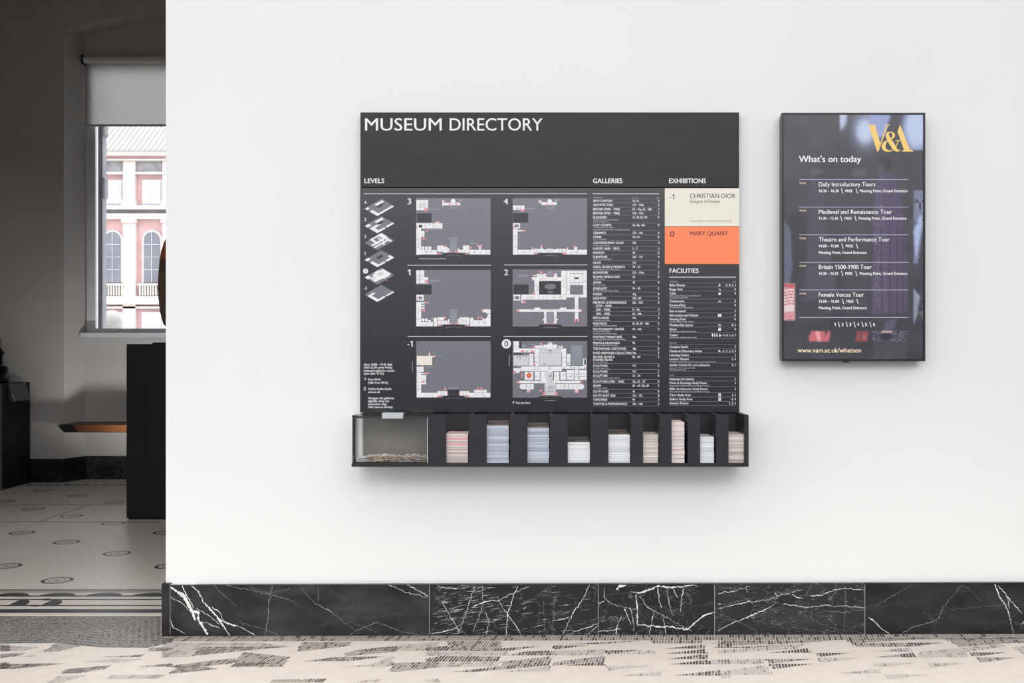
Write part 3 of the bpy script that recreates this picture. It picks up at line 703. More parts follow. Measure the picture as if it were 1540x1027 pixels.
for i in range(-3, 4):
    c = 230+59*i; p = 197+59*i
    if c < 20 or c > 400: continue
    m = MB(); fbox(m, p-9, p+9, 243, 311, 0.30, M_pil); fbox(m, p-9.5, p+9.5, 330, 660, 0.30, M_pil); fbox(m, p-11, p+11, 330, 336, 0.4, M_corn); fbox(m, p-11, p+11, 303, 311, 0.4, M_corn); m.build('pilaster', bd)
    for (t, b_, hw, arch) in ((274, 307, 12.5, False), (349, 425, 12, True), (472, 508, 13.5, False)):
        m = MB()
        if arch:
            out = [(FX(c-hw-3), FZ(b_)), (FX(c-hw-3), FZ(t+12))]+[(FX(c-(hw+3)*math.cos(math.pi*k/12)), FZ(t+12-(hw+3)*math.sin(math.pi*k/12))) for k in range(13)]+[(FX(c+hw+3), FZ(b_))]
            m.prism(out, FY-0.15, FY+0.05, M_corn)
            pts = [(FX(c-hw), FZ(b_))]+[(FX(c-hw*math.cos(math.pi*k/12)), FZ(t+12-hw*math.sin(math.pi*k/12))) for k in range(13)]+[(FX(c+hw), FZ(b_))]
        else:
            fbox(m, c-hw-2.5, c+hw+2.5, t-3, b_+3, 0.15, M_wf, 0.05)
            pts = [(FX(c-hw), FZ(b_)), (FX(c-hw), FZ(t)), (FX(c+hw), FZ(t)), (FX(c+hw), FZ(b_))]
        for q in ((-0.7, 0.7), ): m.box(FX(c-0.45), FX(c+0.45), FY-0.24, FY-0.2, FZ(b_), FZ(t), M_wf)
        for q in range(1, 4 if arch else 2):
            zz = t+(b_-t)*q/(4 if arch else 2); m.box(FX(c-hw), FX(c+hw), FY-0.235, FY-0.2, FZ(zz+0.4), FZ(zz-0.4), M_wf)
        fr = m.build('window', bd)
        m = MB(); m.prism(pts, FY-0.20, FY-0.16, M_wd if arch else M_wp); m.build('pane', fr)
    m = MB()
    for q in range(9): fbox(m, c-17+q*4, c-15+q*4, 430, 445, 0.4, M_corn)
    fbox(m, c-19, c+19, 427, 430, 0.45, M_corn); m.build('balustrade', bd)
dm = MB(); dy = 9.0
dm.lathe([(X(168, dy)*0+r*0.14, Z(484, dy)+z*0.14) for r, z in ((0.55, -1.15), (0.85, -0.7), (1.0, 0), (0.92, 0.45), (0.7, 0.8), (0.35, 1.02), (0.02, 1.1))], X(168.5, dy), dy, M_roof)
dm.lathe([(0.05, -1.0), (0.05, Z(484, dy)-0.15)], X(168.5, dy), dy, M_roof, 12)
tag(dm.build('lamp_globe', origin=(X(168.5, dy), dy, -1.0)), 'white rounded globe outside, low in the far window by its left edge', 'lamp')
mb = MB(); mb.box(-60, 30, 6.6, 90, -4.3, -4.0, mat('court_paving', rgb(206, 202, 196), 0.8)); struct(mb.build('ground'))

# ================================================================== DIRECTORY BOARD
PY_ = -0.030
dr = thing('museum_directory', 'big charcoal wall directory with floor maps and gallery lists, headed MUSEUM DIRECTORY', 'sign', (X(827, PY_), PY_, Z(620, PY_)))
m = MB(); m.pbox(542, 1111.5, 169, 281.3, PY_-0.003, -0.0005, M_head); m.build('header_board', dr, bevel=0.001)
m = MB(); m.pbox(541.5, 1111.8, 282.6, 620, PY_, -0.0005, M_panel); m.build('list_panel', dr, bevel=0.001)
m = MB(); m.box(X(543, PY_), X(1110, PY_), PY_+0.006, -0.0005, Z(282.8, PY_), Z(281.0, PY_), M_black); m.build('shadow_gap', dr)
TY = PY_-0.0036
for s, x_, w in (('MUSEUM', 549.1, 115), ('DIRECTORY', 676.4, 139.5)):
    m = MB(); text(m, s, x_, 196.3, 18.4, TY, M_white, w, 0.006); m.build('title_lettering', dr)
for s, x_, w in (('LEVELS', 548.3, 29.5), ('GALLERIES', 892, 44), ('EXHIBITIONS', 1006.5, 55)):
    m = MB(); text(m, s, x_, 275.3, 6.9, TY, M_white, w, 0.022); m.build('heading_lettering', dr)
Y1 = PY_-0.0004; Y2 = PY_-0.0006; Y3 = PY_-0.0008; Y4 = PY_-0.0010
m = MB()
for a, b, y, h in ((547, 883, 291.3, 1.4), (891.5, 991.5, 291.3, 1.5), (613, 738.5, 398.8, 1.2), (758, 883.2, 398.4, 1.2), (613, 738.5, 505.9, 1.4), (757.5, 883.5, 505.9, 1.4), (1007, 1106.8, 416.8, 1.7)):
    m = MB(); m.prect(a, y-h/2, b, y+h/2, Y1, M_rule); m.build('rule', dr)
# galleries list: (y, name, rooms, level, [sublines], line below)
GL = [(302.1, '20TH CENTURY', '74, 76', '3', [], 305.1), (308.2, 'ARCHITECTURE', '127 – 128a', '3', [], 311.5), (314.6, 'BRITAIN (1500 – 1760)', '52 – 54a, 56 – 58b', '1', [], 317.5),
 (320.7, 'BRITAIN (1760 – 1900)', '118 – 125c', '3', [], 323.6), (326.9, 'BUDDHISM', '17, 18, 20, 47f', '0', [(330.4, 'The Robert H. N. Ho Family Foundation'), (333.2, 'Galleries of Buddhist Art')], 335.2),
 (338.5, 'CAST COURTS', '46, 46a, 46b', '0', [(341.8, 'The Chitra Nirmal Sethia Gallery'), (344.8, 'The Ruddock Family Cast Court, The Weston Cast Court')], 346.6), (350.2, 'CERAMICS', '136 – 146', '4', [], 353.1),
 (356.3, 'CHINA', '44, 47e', '0', [(359.8, 'The T.T. Tsui Gallery')], 361.5), (365.1, 'CONTEMPORARY GLASS', '129', '3', [(368.6, 'The Marit Rausing Gallery')], 370.5), (373.7, 'EUROPE (1600 – 1815)', '1 – 7', '-1', [], 376.8),
 (380, 'FASHION', '40', '0', [], 383), (386.3, 'FURNITURE', '133 – 135', '4', [(389.6, 'The Dr Susan Weber Gallery')], 391.7), (395, 'GLASS', '131', '3', [], 398.1),
 (401.3, 'GOLD, SILVER & MOSAICS', '70 – 73', '2', [(404.7, 'The Rosalinde and Arthur Gilbert Galleries')], 406.6), (409.9, 'IRONWORK', '113 – 114e', '2', [], 413), (416.3, 'ISLAMIC MIDDLE EAST', '42', '0', [(419.6, 'The Jameel Gallery')], 421.6),
 (424.7, 'JAPAN', '45', '0', [(428.4, 'The Toshiba Gallery')], 430.6), (433.8, 'JEWELLERY', '91 – 93', '2', [(437.2, 'The William and Judith Bollinger Gallery')], 439.3), (442.4, 'KOREA', '47g', '0', [], 445.4), (448.6, 'LEIGHTON', '102, 107', '2', [], 451.5),
 (454.9, 'MEDIEVAL & RENAISSANCE', '50a – 50d', '0', [(459.6, '>(1350 – 1600)')], 462.5), (465.5, '>(300 – 1500)', '8 – 10c', '-1', [], 468.5), (471.6, '>(300 – 1600)', '62 – 64b', '1', [], 474.4),
 (478, 'METALWARE', '116', '2', [(481.5, 'The Belinda Gentle Gallery')], 483.4), (486.5, 'PAINTINGS', '81, 82, 87 – 88a', '2', [(489.6, 'The Edwin and Susan Davies Galleries')], 491.4), (494.9, 'PHOTOGRAPHY CENTRE', '99 – 101', '2', [(498.4, 'The Modern Media Gallery'), (501.4, 'The Bern and Ronny Schwartz Gallery')], 503.5),
 (506.6, 'PORTRAIT MINIATURES', '90a', '2', [(510.1, 'The International Music and Art Foundation Gallery')], 512.3), (515.6, 'PRINTS & DRAWINGS', '90', '2', [(518.9, 'The Julie and Robert Breckman Gallery')], 520.8), (524.2, 'THE RAPHAEL CARTOONS', '48a', '0', [], 527.4), (530.6, 'RAPID RESPONSE COLLECTING', '74a', '2', [], 533.5),
 (536.6, 'SACRED SILVER &', '83 – 84', '2', [(541.1, '#STAINED GLASS'), (544.5, 'The Whiteley Galleries')], 546.6), (549.9, 'SCULPTURE', '111', '2', [(553.5, 'The Gilbert Bayes Gallery')], 555.4), (558.7, 'SCULPTURE', '117', '2', [], 561.4), (564.9, 'SCULPTURE', '21 – 24', '0', [(568.3, 'The Dorothy and Michael Hintze Galleries')], 570.4),
 (573.7, 'SCULPTURE (1300 – 1600)', '16a, 26 – 27', '0', [], 576.5), (579.9, 'SILVER', '65 – 69, 70a, 89', '2', [(583.3, 'The Whiteley Galleries')], 585.4), (588.6, 'SOUTH ASIA', '41', '0', [], 591.4), (594.8, 'SOUTH-EAST ASIA', '47a – 47c', '0', [], 597.8), (601, 'TAPESTRIES', '94', '2', [], 604.1), (607.3, 'THEATRE & PERFORMANCE', '103 – 106', '2', [], 610.5)]
m = MB(); c_ = 3.3
text(m, 'CATEGORY', 892, 298.0, 1.7, Y1, M_small, 14); text(m, 'Room No.', 951, 298.0, 1.7, Y1, M_small, 10); text(m, 'Level', 991.3, 298.0, 1.7, Y1, M_small, 5, right=True)
m.prect(891.5, 298.9, 991.5, 299.3, Y1, M_rule2)
def name_at(m, s, y, x_):
    if s[0] == '>': text(m, s[1:], x_+4.2, y+c_/2, c_, Y1, M_white, None, 0.02, xs=0.86)
    elif s[0] == '#': text(m, s[1:], x_, y+c_/2, c_, Y1, M_white, None, 0.02, xs=0.86)
    else: text(m, s, x_, y+c_/2, c_, Y1, M_white, None, 0.02, xs=0.86)
for y, nm, rm, lv, subs, ln in GL:
    name_at(m, nm, y, 892)
    text(m, rm, 951.3, y+c_/2, c_-0.1, Y1, M_white, None, 0.02, xs=0.82)
    text(m, lv, 991.4, y+c_/2, c_, Y1, M_white, None, 0.02, right=True)
    for sy_, s in subs:
        if s[0] in '>#': name_at(m, s, sy_, 892)
        else: text(m, s, 892, sy_+0.9, 1.85, Y1, M_small, None, 0.012, xs=0.86)
    m.prect(891.5, ln-0.25, 991.5, ln+0.25, Y1, M_rule2)
m.build('gallery_list_lettering', dr)
FC = [(428.7, 'Baby Change', 'baby', '-1, 0, 1, 3', [], 431.4), (435, 'Buggy Park', 'buggy', '0', [], 437.7), (441.2, 'Cafés', 'cup', '0', [(444.7, 'Morris, Gamble & Poynter Rooms, Garden Café,'), (447.5, 'The Sackler Courtyard Café')], 449.5),
 (452.8, 'Cloakrooms', 'hanger', '0', [], 455.5), (458.9, 'Entrance/Exit', '', '0', [(462.3, 'Cromwell Road and Exhibition Road')], 464.5), (467.7, 'Exit to tunnel', '', '-1', [], 470.5), (474.1, 'Information and Tickets', 'ticket', '0', [], 477.1),
 (480.1, 'Meeting Point', '', '0', [(483.7, 'Free tours start here inside the Dome')], 485.5), (488.7, 'Membership Spaces', 'member', '0, 3', [], 491.6), (495, 'Shops', 'bag', '0', [(498.5, 'Main shop, Shop, Fashion shop, Bookshop')], 500.4), (503.9, 'Toilets', 'toilet', '-1, 0, 1, 2, 3', [(507.3, 'Male & Female, Accessible, Gender neutral')], 509.3),
 (521.4, 'Creative Studio', '', '3', [], 524.5), (527.8, 'Hands-on Discovery Areas', 'hand', '-1, 1, 2, 3, 4', [], 530.6), (533.9, 'Learning Centre', '', '2', [], 537), (540, 'Lecture Theatre', '', '3, 4', [(544, 'The Lydia and Manfred Gorvy Lecture Theatre, access only from Level 2')], 545.9),
 (549, 'Sackler Centre for arts education', '', '0, 1', [(553.2, 'John Lyon\'s Charity Community Gallery'), (556, 'The Clothworkers\' Studio')], 558), (569.9, 'National Art Library', '', '2', [], 572.8), (575.9, 'Prints & Drawings Study Room', '', '3', [(579.7, 'Access only from Sackler Centre for arts education on Level 2')], 581.4),
 (584.9, 'RIBA Architecture Study Room', '', '3', [(588.6, 'Access only from Sackler Centre for arts education on Level 2')], 590.3), (593.8, 'Clore Study Area', 'study', '1, 3', [], 597), (600.2, 'Gallery Study Area', 'study', '-1, 4', [], 603.4), (606.4, 'Seminar Rooms', '', '1, 2, 4', [], 609.5)]
m = MB()
text(m, 'FACILITIES', 1007, 410.3, 6.6, Y1, M_white, 43.5, 0.022)
for y, s in ((423.2, 'THE BASICS'), (515.8, 'DISCOVER'), (564.5, 'STUDY')): text(m, s, 1007, y+0.8, 1.7, Y1, M_small)
text(m, 'Level', 1106.5, 424, 1.7, Y1, M_small, right=True)
for ln in (425.4, 518.3, 566.6): m.prect(1007, ln-0.25, 1107, ln+0.25, Y1, M_rule2)
def icon(m, k, y):
    c = 1082.3
    if k == 'ticket': m.prect(c-2.6, y-2, c+2.6, y+2, Y1, M_white); m.prect(c-1.4, y-0.3, c+1.4, y+0.3, Y2, M_panel)
    elif k == 'bag': m.prect(c-2.1, y-1.2, c+2.1, y+2.5, Y1, M_white); m.pstroke([(c-1.2, y-1, 0.5), (c-0.8, y-2.5, 0.5), (c+0.8, y-2.5, 0.5), (c+1.2, y-1, 0.5)], Y1, M_white)
    elif k == 'cup': m.ppoly([(c-2, y-1), (c+1.6, y-1), (c+1.1, y+2.2), (c-1.5, y+2.2)], Y1, M_white); m.ppoly([(c+1.6, y-0.8), (c+2.7, y-0.6), (c+1.4, y+1.3)], Y1, M_white)
    elif k == 'hanger': m.ppoly([(c-2.6, y+1.4), (c, y-1.2), (c+2.6, y+1.4), (c+1.2, y+1.4), (c, y+0.2), (c-1.2, y+1.4)], Y1, M_white)
    elif k == 'baby': m.pell(c, y-1.4, 0.8, 0.8, Y1, M_white, 10); m.ppoly([(c-0.7, y-0.5), (c+0.5, y-0.5), (c+2, y+1), (c+0.2, y+0.8), (c-0.8, y+2), (c-2, y+1.4)], Y1, M_white)
    elif k == 'buggy': m.ppoly([(c-1.4, y-1.6), (c+1, y-0.2), (c+1.3, y+1.8), (c-0.2, y+1.6), (c-0.4, y)], Y1, M_white); m.pell(c+1, y+2, 0.5, 0.5, Y1, M_white, 8)
    elif k == 'member': m.pstroke([(c-1.9, y+1.5, 0.6), (c-1.2, y-1.3, 0.7), (c, y+1.2, 0.7), (c+1.2, y-1.3, 0.7), (c+1.9, y+1.5, 0.6)], Y1, M_white, 2)
    elif k == 'study': m.prect(c-1.8, y-2.3, c+2, y+2.5, Y1, M_white); m.pell(c+0.5, y, 1, 1.1, Y2, M_panel, 10); m.prect(c+0.2, y-0.4, c+2, y+0.4, Y3, M_white)
    elif k == 'hand': m.pell(c-0.6, y-0.2, 1.4, 1.3, Y1, M_white, 12); m.pstroke([(c, y+0.4, 0.8), (c+2, y+2, 0.5)], Y1, M_white, 1)
    elif k == 'toilet':
        for q, x_ in enumerate((1071.5, 1074.8)): m.pell(x_, y-1.9, 0.7, 0.7, Y1, M_white, 8); m.ppoly([(x_-0.9, y-1.1), (x_+0.9, y-1.1), (x_+(0.6 if q else 1.1), y+1), (x_+0.4, y+2.6), (x_-0.4, y+2.6), (x_-(0.6 if q else 1.1), y+1)], Y1, M_white)
        m.pell(1078.4, y-1.8, 0.6, 0.6, Y1, M_white, 8); m.pstroke([(1078.2, y-1.2, 0.7), (1078.2, y+0.4, 0.7), (1080, y+1.6, 0.6)], Y1, M_white, 2); m.pell(1078.2, y+1.2, 1.3, 1.2, Y1, M_white, 10)
        m.ppoly([(1081.5, y-2), (1083, y-1), (1084.5, y), (1083.5, y+2.4), (1081.7, y+2.4)], Y1, M_white)
for y, nm, ic, lv, subs, ln in FC:
    text(m, nm, 1007, y+1.55, 3.4, Y1, M_white, None, 0.016, xs=0.90)
    text(m, lv, 1106.6, y+1.55, 3.2, Y1, M_white, None, 0.016, right=True)
    for sy_, s in subs: text(m, s, 1007, sy_+0.9, 1.8, Y1, M_small, None, 0.01, xs=0.9)
    m.prect(1007, ln-0.25, 1107, ln+0.25, Y1, M_rule2)
    if ic: icon(m, ic, y)
m.build('facilities_lettering', dr)
m = MB(); cp = 3.3
for y, s, x_, w in ((548.1, 'Open 10.00 – 17.45 daily', 547, 43), (552.6, 'Until 22.00 every Friday', 547, 43.2), (557.2, '(selected galleries remain', 547, 46), (561.7, 'open after 17.45)', 547, 30), (570.6, 'Free Wi-Fi', 553.6, 18.5), (575.4, '(V&A Free Wi-Fi)', 553.6, 30),
                    (584.7, 'Online Audio Guide', 553.6, 35), (589.3, 'vam.ac.uk', 553.6, 18), (598.6, 'Navigate the galleries', 553.6, 39), (603, 'digitally using our', 553.6, 32), (607.5, 'interactive map.', 553.6, 28.5), (612, 'Visit vam.ac.uk/map', 553.6, 37)):
    text(m, s, x_, y+1.6, cp, Y1, M_white, w, 0.014)
    if y in (561.7, 575.4, 589.3): m.build('notes_lettering', dr); m = MB()
m.build('notes_lettering', dr); m = MB()
for r in (1.0, 2.0): m.pstroke([(549.3-r, 570.8-r*0.75, 0.55), (549.3, 570.6-r*1.05, 0.6), (549.3+r, 570.8-r*0.75, 0.55)], Y1, M_white, 4)
m.pell(549.3, 571.4, 0.6, 0.6, Y1, M_white, 8)
m.build('wireless_symbol', dr); m = MB(); m.prect(547.3, 582.2, 549.8, 587, Y1, M_white); m.prect(547.8, 582.9, 549.3, 586, Y2, M_panel)
m.build('phone_symbol', dr); m = MB(); m.ppoly([(772.2, 607.3), (771, 604.9), (771.4, 603.7), (772.2, 603.3), (773, 603.7), (773.4, 604.9)], Y1, M_white); m.pell(772.2, 604.8, 0.5, 0.5, Y2, M_panel, 8)
text(m, 'You are here', 775.2, 607.2, 3.4, Y1, M_white, 22.3, 0.016)
m.build('place_lettering', dr); m = MB(); text(m, 'Members\' Room accessed via this floor', 631, 389.8, 1.9, Y1, M_white, 40)
m.build('notes_lettering', dr)
# six floor maps
NUM = {'three': [('3', 613, 307.2, 5.2, 8.7)], 'four': [('4', 757.5, 307.2, 6.6, 8.7)], 'one': [('1', 613.5, 414, 3.6, 8.7)], 'two': [('2', 758.6, 414, 5.4, 8.7)], 'minus': [('-1', 613, 521, 7.4, 8.2)], 'zero': [('0', 758.6, 521.2, 5.8, 8.6)]}
def fmap(num, rect, o, k, white, dark=(), grey=(), pink=(), court=(), mid=(), circ=(), extra=None):
    mm_ = MB(); mm_.prect(*rect, Y1, M_mapg)
    def rr(t, y, mt):
        a, b, c, d = t; mm_.prect(o[0]+a/k, o[1]+b/k, o[0]+c/k, o[1]+d/k, y, mt)
    for t in mid: rr(t, Y1-0.0001, M_map2)
    for t in white: rr(t, Y2, M_maproom)
    for t in court: rr(t, Y2-0.0001, M_mapcourt)
    for t in grey: rr(t, Y3, M_mapg)
    for t in dark: rr(t, Y3, M_mapd)
    for t in pink: rr(t, Y4, M_pink)
    for a, b, r, mt, yy in circ: mm_.pell(o[0]+a/k, o[1]+b/k, r/k, r/k, yy, mt, 20)
    # room numbers and thin partitions as small grey ticks
    rg = random.Random(hash(num) % 97 if False else len(num)*13+len(white))
    for a, b, c, d in white:
        if (c-a)*(d-b)/(k*k) > 22:
            for q in range(int((c-a)*(d-b)/(k*k)/22)):
                u = rg.uniform(a+0.2*(c-a), c-0.2*(c-a)); v = rg.uniform(b+0.25*(d-b), d-0.25*(d-b))
                mm_.prect(o[0]+u/k-0.9, o[1]+v/k-0.18, o[0]+u/k+0.9, o[1]+v/k+0.18, Y3, M_mapg)
        if (c-a)/k > 14: 
            for q in (0.35, 0.68): x_ = o[0]+(a+(c-a)*q)/k; mm_.prect(x_-0.12, o[1]+b/k, x_+0.12, o[1]+d/k, Y3, M_mapg)
        if (d-b)/k > 14:
            for q in (0.4, 0.7): y_ = o[1]+(b+(d-b)*q)/k; mm_.prect(o[0]+a/k, y_-0.12, o[0]+c/k, y_+0.12, Y3, M_mapg)
    if extra: extra(mm_, lambda a, b: (o[0]+a/k, o[1]+b/k))
    fm = mm_.build('floor_map', dr); l_ = MB(); y_ = Y1-0.0001
    for s, x_, b_, w, h_ in NUM[num]: 
        if num == 'zero': l_.pell(761.5, 517, 6.9, 6.9, Y1, M_white, 32); y_ = Y2
        text(l_, s, x_, b_, h_, y_, M_panel if num == 'zero' else M_white, w, 0.012)
    l_.build('level_number', fm)
    return fm
kz = 6.696
def notch(x0, x1, yt, yb, ya):
    def f(mm_, q):
        mm_.ppoly([q(x0+18, yt), q(x1-18, yt), q(x1, yb), q(x0, yb)], Y3, M_panel)
        c = (x0+x1)/2; h = (x1-x0)*0.4
        mm_.pstroke([q(c-h, ya)+(0.3,), q(c-h*0.5, ya-10)+(0.9,), q(c, ya-14)+(1.1,), q(c+h*0.5, ya-10)+(0.9,), q(c+h, ya)+(0.3,)], Y1, M_mapg, 4)
    return f
fmap('three', (626, 298, 738, 383), (530, 280), kz,
     [(643, 140, 762, 242), (905, 165, 1085, 193), (905, 142, 920, 203), (643, 372, 907, 425), (643, 425, 690, 690), (690, 450, 725, 510), (697, 607, 722, 640), (730, 607, 755, 640), (763, 607, 795, 640), (690, 642, 850, 687), (855, 598, 915, 660), (915, 610, 958, 668), (960, 625, 976, 668), (1060, 625, 1074, 668), (1074, 640, 1112, 668), (1112, 597, 1178, 668), (1180, 640, 1340, 687), (1342, 642, 1388, 687), (1275, 600, 1292, 640), (840, 358, 862, 370)],
     [(648, 272, 797, 365), (668, 388, 703, 416)], [(905, 195, 990, 200)], [(725, 222, 760, 252), (915, 142, 940, 157), (740, 441, 765, 456), (697, 523, 735, 539), (852, 670, 890, 686), (965, 652, 1000, 667), (1030, 652, 1070, 667), (1145, 670, 1170, 686), (1257, 585, 1272, 615), (1290, 585, 1307, 612), (1185, 611, 1204, 630), (925, 588, 941, 612), (830, 612, 842, 630), (646, 398, 658, 425), (860, 353, 885, 366), (975, 175, 990, 200), (1042, 175, 1060, 200)],
     mid=[(982, 545, 1050, 660), (972, 520, 1065, 538), (770, 226, 868, 240), (980, 212, 1052, 226), (1062, 132, 1105, 152), (760, 430, 925, 440), (1182, 570, 1255, 584)], circ=[(1015, 150, 24, M_maproom, Y2)], extra=notch(905, 1130, 672, 692, 707))
fmap('one', (626, 406, 738, 491), (530, 390), kz,
     [(643, 110, 674, 243), (680, 110, 723, 243), (723, 180, 762, 243), (643, 357, 718, 415), (643, 430, 692, 674), (692, 430, 728, 445), (692, 458, 728, 472), (692, 484, 728, 500), (697, 595, 724, 625), (732, 595, 757, 625), (763, 610, 790, 628), (643, 630, 810, 674), (818, 600, 852, 674), (857, 583, 922, 612), (857, 616, 958, 655), (962, 603, 977, 655), (1060, 603, 1074, 655), (1077, 583, 1178, 655), (1185, 600, 1220, 674), (1222, 612, 1390, 674), (1310, 503, 1390, 612)],
     [(643, 255, 797, 352), (690, 292, 750, 316)], [(668, 375, 703, 402)], [(730, 206, 762, 236), (728, 428, 772, 442), (697, 510, 737, 525), (795, 588, 811, 604), (857, 656, 890, 671), (922, 575, 940, 602), (970, 637, 1000, 652), (1035, 637, 1070, 652), (1145, 656, 1175, 671), (1260, 573, 1274, 602), (1292, 575, 1309, 600), (1295, 508, 1320, 523), (648, 375, 660, 412)],
     mid=[(983, 527, 1053, 655), (970, 505, 1066, 524), (770, 206, 872, 228)], circ=[(1328, 565, 33, M_mapg, Y3), (835, 602, 17, M_maproom, Y2), (1202, 602, 17, M_maproom, Y2)], extra=notch(900, 1135, 657, 677, 692))
def cream(mm_, q):
    mm_.ppoly([q(648, 235), q(803, 235), q(803, 328), q(648, 328)], Y3, M_cream)
    notch(905, 1130, 637, 657, 670)(mm_, q)
    mm_.ppoly([q(601, 290), q(609, 290), q(609, 400), q(601, 400)], Y1, M_mapg)
fmap('minus', (626, 513, 738, 598), (530, 500), kz,
     [(770, 205, 782, 237), (780, 235, 836, 248), (648, 345, 718, 395), (648, 400, 692, 652), (692, 408, 730, 416), (692, 428, 742, 522), (692, 607, 857, 652), (857, 590, 955, 635), (1080, 590, 1176, 635), (1178, 607, 1388, 652), (1225, 575, 1310, 605), (1315, 575, 1352, 605)],
     [(960, 575, 1078, 640)], [], [(768, 190, 782, 210), (820, 228, 837, 245), (690, 333, 714, 345), (725, 405, 772, 419), (697, 485, 725, 505), (860, 633, 890, 649), (924, 550, 941, 580), (950, 600, 962, 630), (1074, 598, 1085, 630), (1146, 633, 1178, 649), (1259, 550, 1273, 582), (1291, 550, 1307, 582)],
     mid=[(960, 550, 1075, 568), (790, 202, 862, 208), (845, 237, 922, 243), (740, 340, 822, 352)], extra=cream)
k8 = 8.556
fmap('four', (771, 298, 883, 383), (740, 280), k8,
     [(270, 247, 418, 305), (603, 180, 640, 215), (635, 205, 832, 242), (270, 475, 360, 545), (270, 550, 328, 880), (328, 564, 390, 582), (330, 818, 540, 878), (542, 805, 665, 855), (695, 805, 790, 855), (820, 805, 950, 855), (660, 815, 830, 855), (955, 818, 1160, 878), (1163, 818, 1220, 878), (512, 795, 530, 818), (628, 780, 645, 805), (960, 795, 978, 818), (1055, 780, 1095, 818)],
     [(268, 342, 465, 468)], [(290, 492, 345, 528)], [(370, 296, 420, 325), (615, 180, 640, 200), (692, 230, 711, 255), (774, 230, 794, 255), (386, 560, 430, 580), (512, 780, 529, 803), (626, 748, 644, 780), (958, 780, 977, 803), (1052, 750, 1071, 784), (548, 852, 582, 877), (908, 852, 955, 877), (272, 510, 288, 540)],
     mid=[(430, 284, 558, 300), (695, 270, 798, 290), (800, 165, 862, 195), (330, 392, 400, 415)], circ=[(742, 195, 30, M_maproom, Y2)], extra=notch(585, 905, 860, 884, 905))
def m2(mm_, q):
    mm_.pell(*q(750, 350), 75/k8, 38/k8, Y4, M_mapg, 24); mm_.pell(*q(748, 420), 42/k8, 12/k8, Y4, M_mapg, 16)
    notch(595, 905, 840, 864, 885)(mm_, q)
fmap('two', (771, 405, 883, 491), (740, 390), k8,
     [(545, 228, 900, 278), (545, 278, 605, 450), (378, 453, 605, 518), (608, 453, 705, 518), (708, 453, 955, 518), (890, 145, 952, 450), (957, 145, 1003, 490), (1003, 145, 1168, 182), (1172, 145, 1218, 490), (1005, 188, 1168, 295), (1005, 300, 1170, 330), (1003, 453, 1172, 490), (1065, 490, 1110, 770), (340, 643, 1145, 675), (545, 620, 620, 643), (875, 620, 955, 643), (668, 675, 700, 825), (797, 675, 832, 825), (652, 765, 700, 785), (797, 765, 845, 785), (275, 455, 362, 530), (378, 500, 395, 565), (512, 228, 545, 270), (580, 185, 610, 228), (615, 190, 655, 228), (660, 185, 708, 228), (790, 183, 838, 228), (530, 200, 580, 214)],
     [(608, 280, 888, 450), (275, 322, 470, 445), (1065, 230, 1110, 255)], [(1010, 332, 1165, 450), (297, 472, 348, 515)], [(612, 156, 650, 180), (515, 198, 534, 214), (512, 257, 540, 273), (695, 187, 709, 218), (789, 182, 802, 214), (520, 427, 560, 450), (392, 540, 434, 563), (312, 647, 350, 670), (1140, 646, 1160, 668), (1058, 765, 1079, 808), (1099, 765, 1119, 803), (690, 813, 722, 830), (772, 813, 806, 830), (276, 477, 288, 514)],
     mid=[(705, 680, 795, 830), (330, 198, 465, 222), (807, 145, 870, 175), (715, 145, 780, 215)], extra=m2)
k9 = 8.219
def m0(mm_, q):
    mm_.ppoly([q(457+32*math.cos(math.pi*(k+0.5)/4), 532+32*math.sin(math.pi*(k+0.5)/4)) for k in range(8)], Y4, mat('map_red_print', rgb(222, 84, 64), 0.5)); mm_.pell(*q(457, 532), 1.7, 1.9, Y4-0.0001, M_orange, 12)
    for c in (374, 1130):
        mm_.pell(*q(c if c < 500 else 1105, 668), 34/k9, 34/k9, Y2, M_maproom, 20)
    notch(568, 872, 790, 810, 822)(mm_, q)
    mm_.ppoly([q(650, 838), q(783, 838), q(783, 846), q(650, 846)], Y1, M_map2); mm_.ppoly([q(205, 280), q(220, 280), q(220, 415), q(205, 415)], Y1, M_mapg)
    for a, b in ((312, 300), (345, 295), (380, 292), (420, 298), (350, 320), (718, 225), (430, 232), (652, 388), (940, 385), (718, 540), (718, 672), (455, 492), (718, 132), (845, 168)): mm_.pell(*q(a, b), 1.0, 0.8, Y4, M_mapd, 8)
    for a in range(6): mm_.pell(*q(370+a*14, 718), 0.5, 0.6, Y4, M_black, 6)
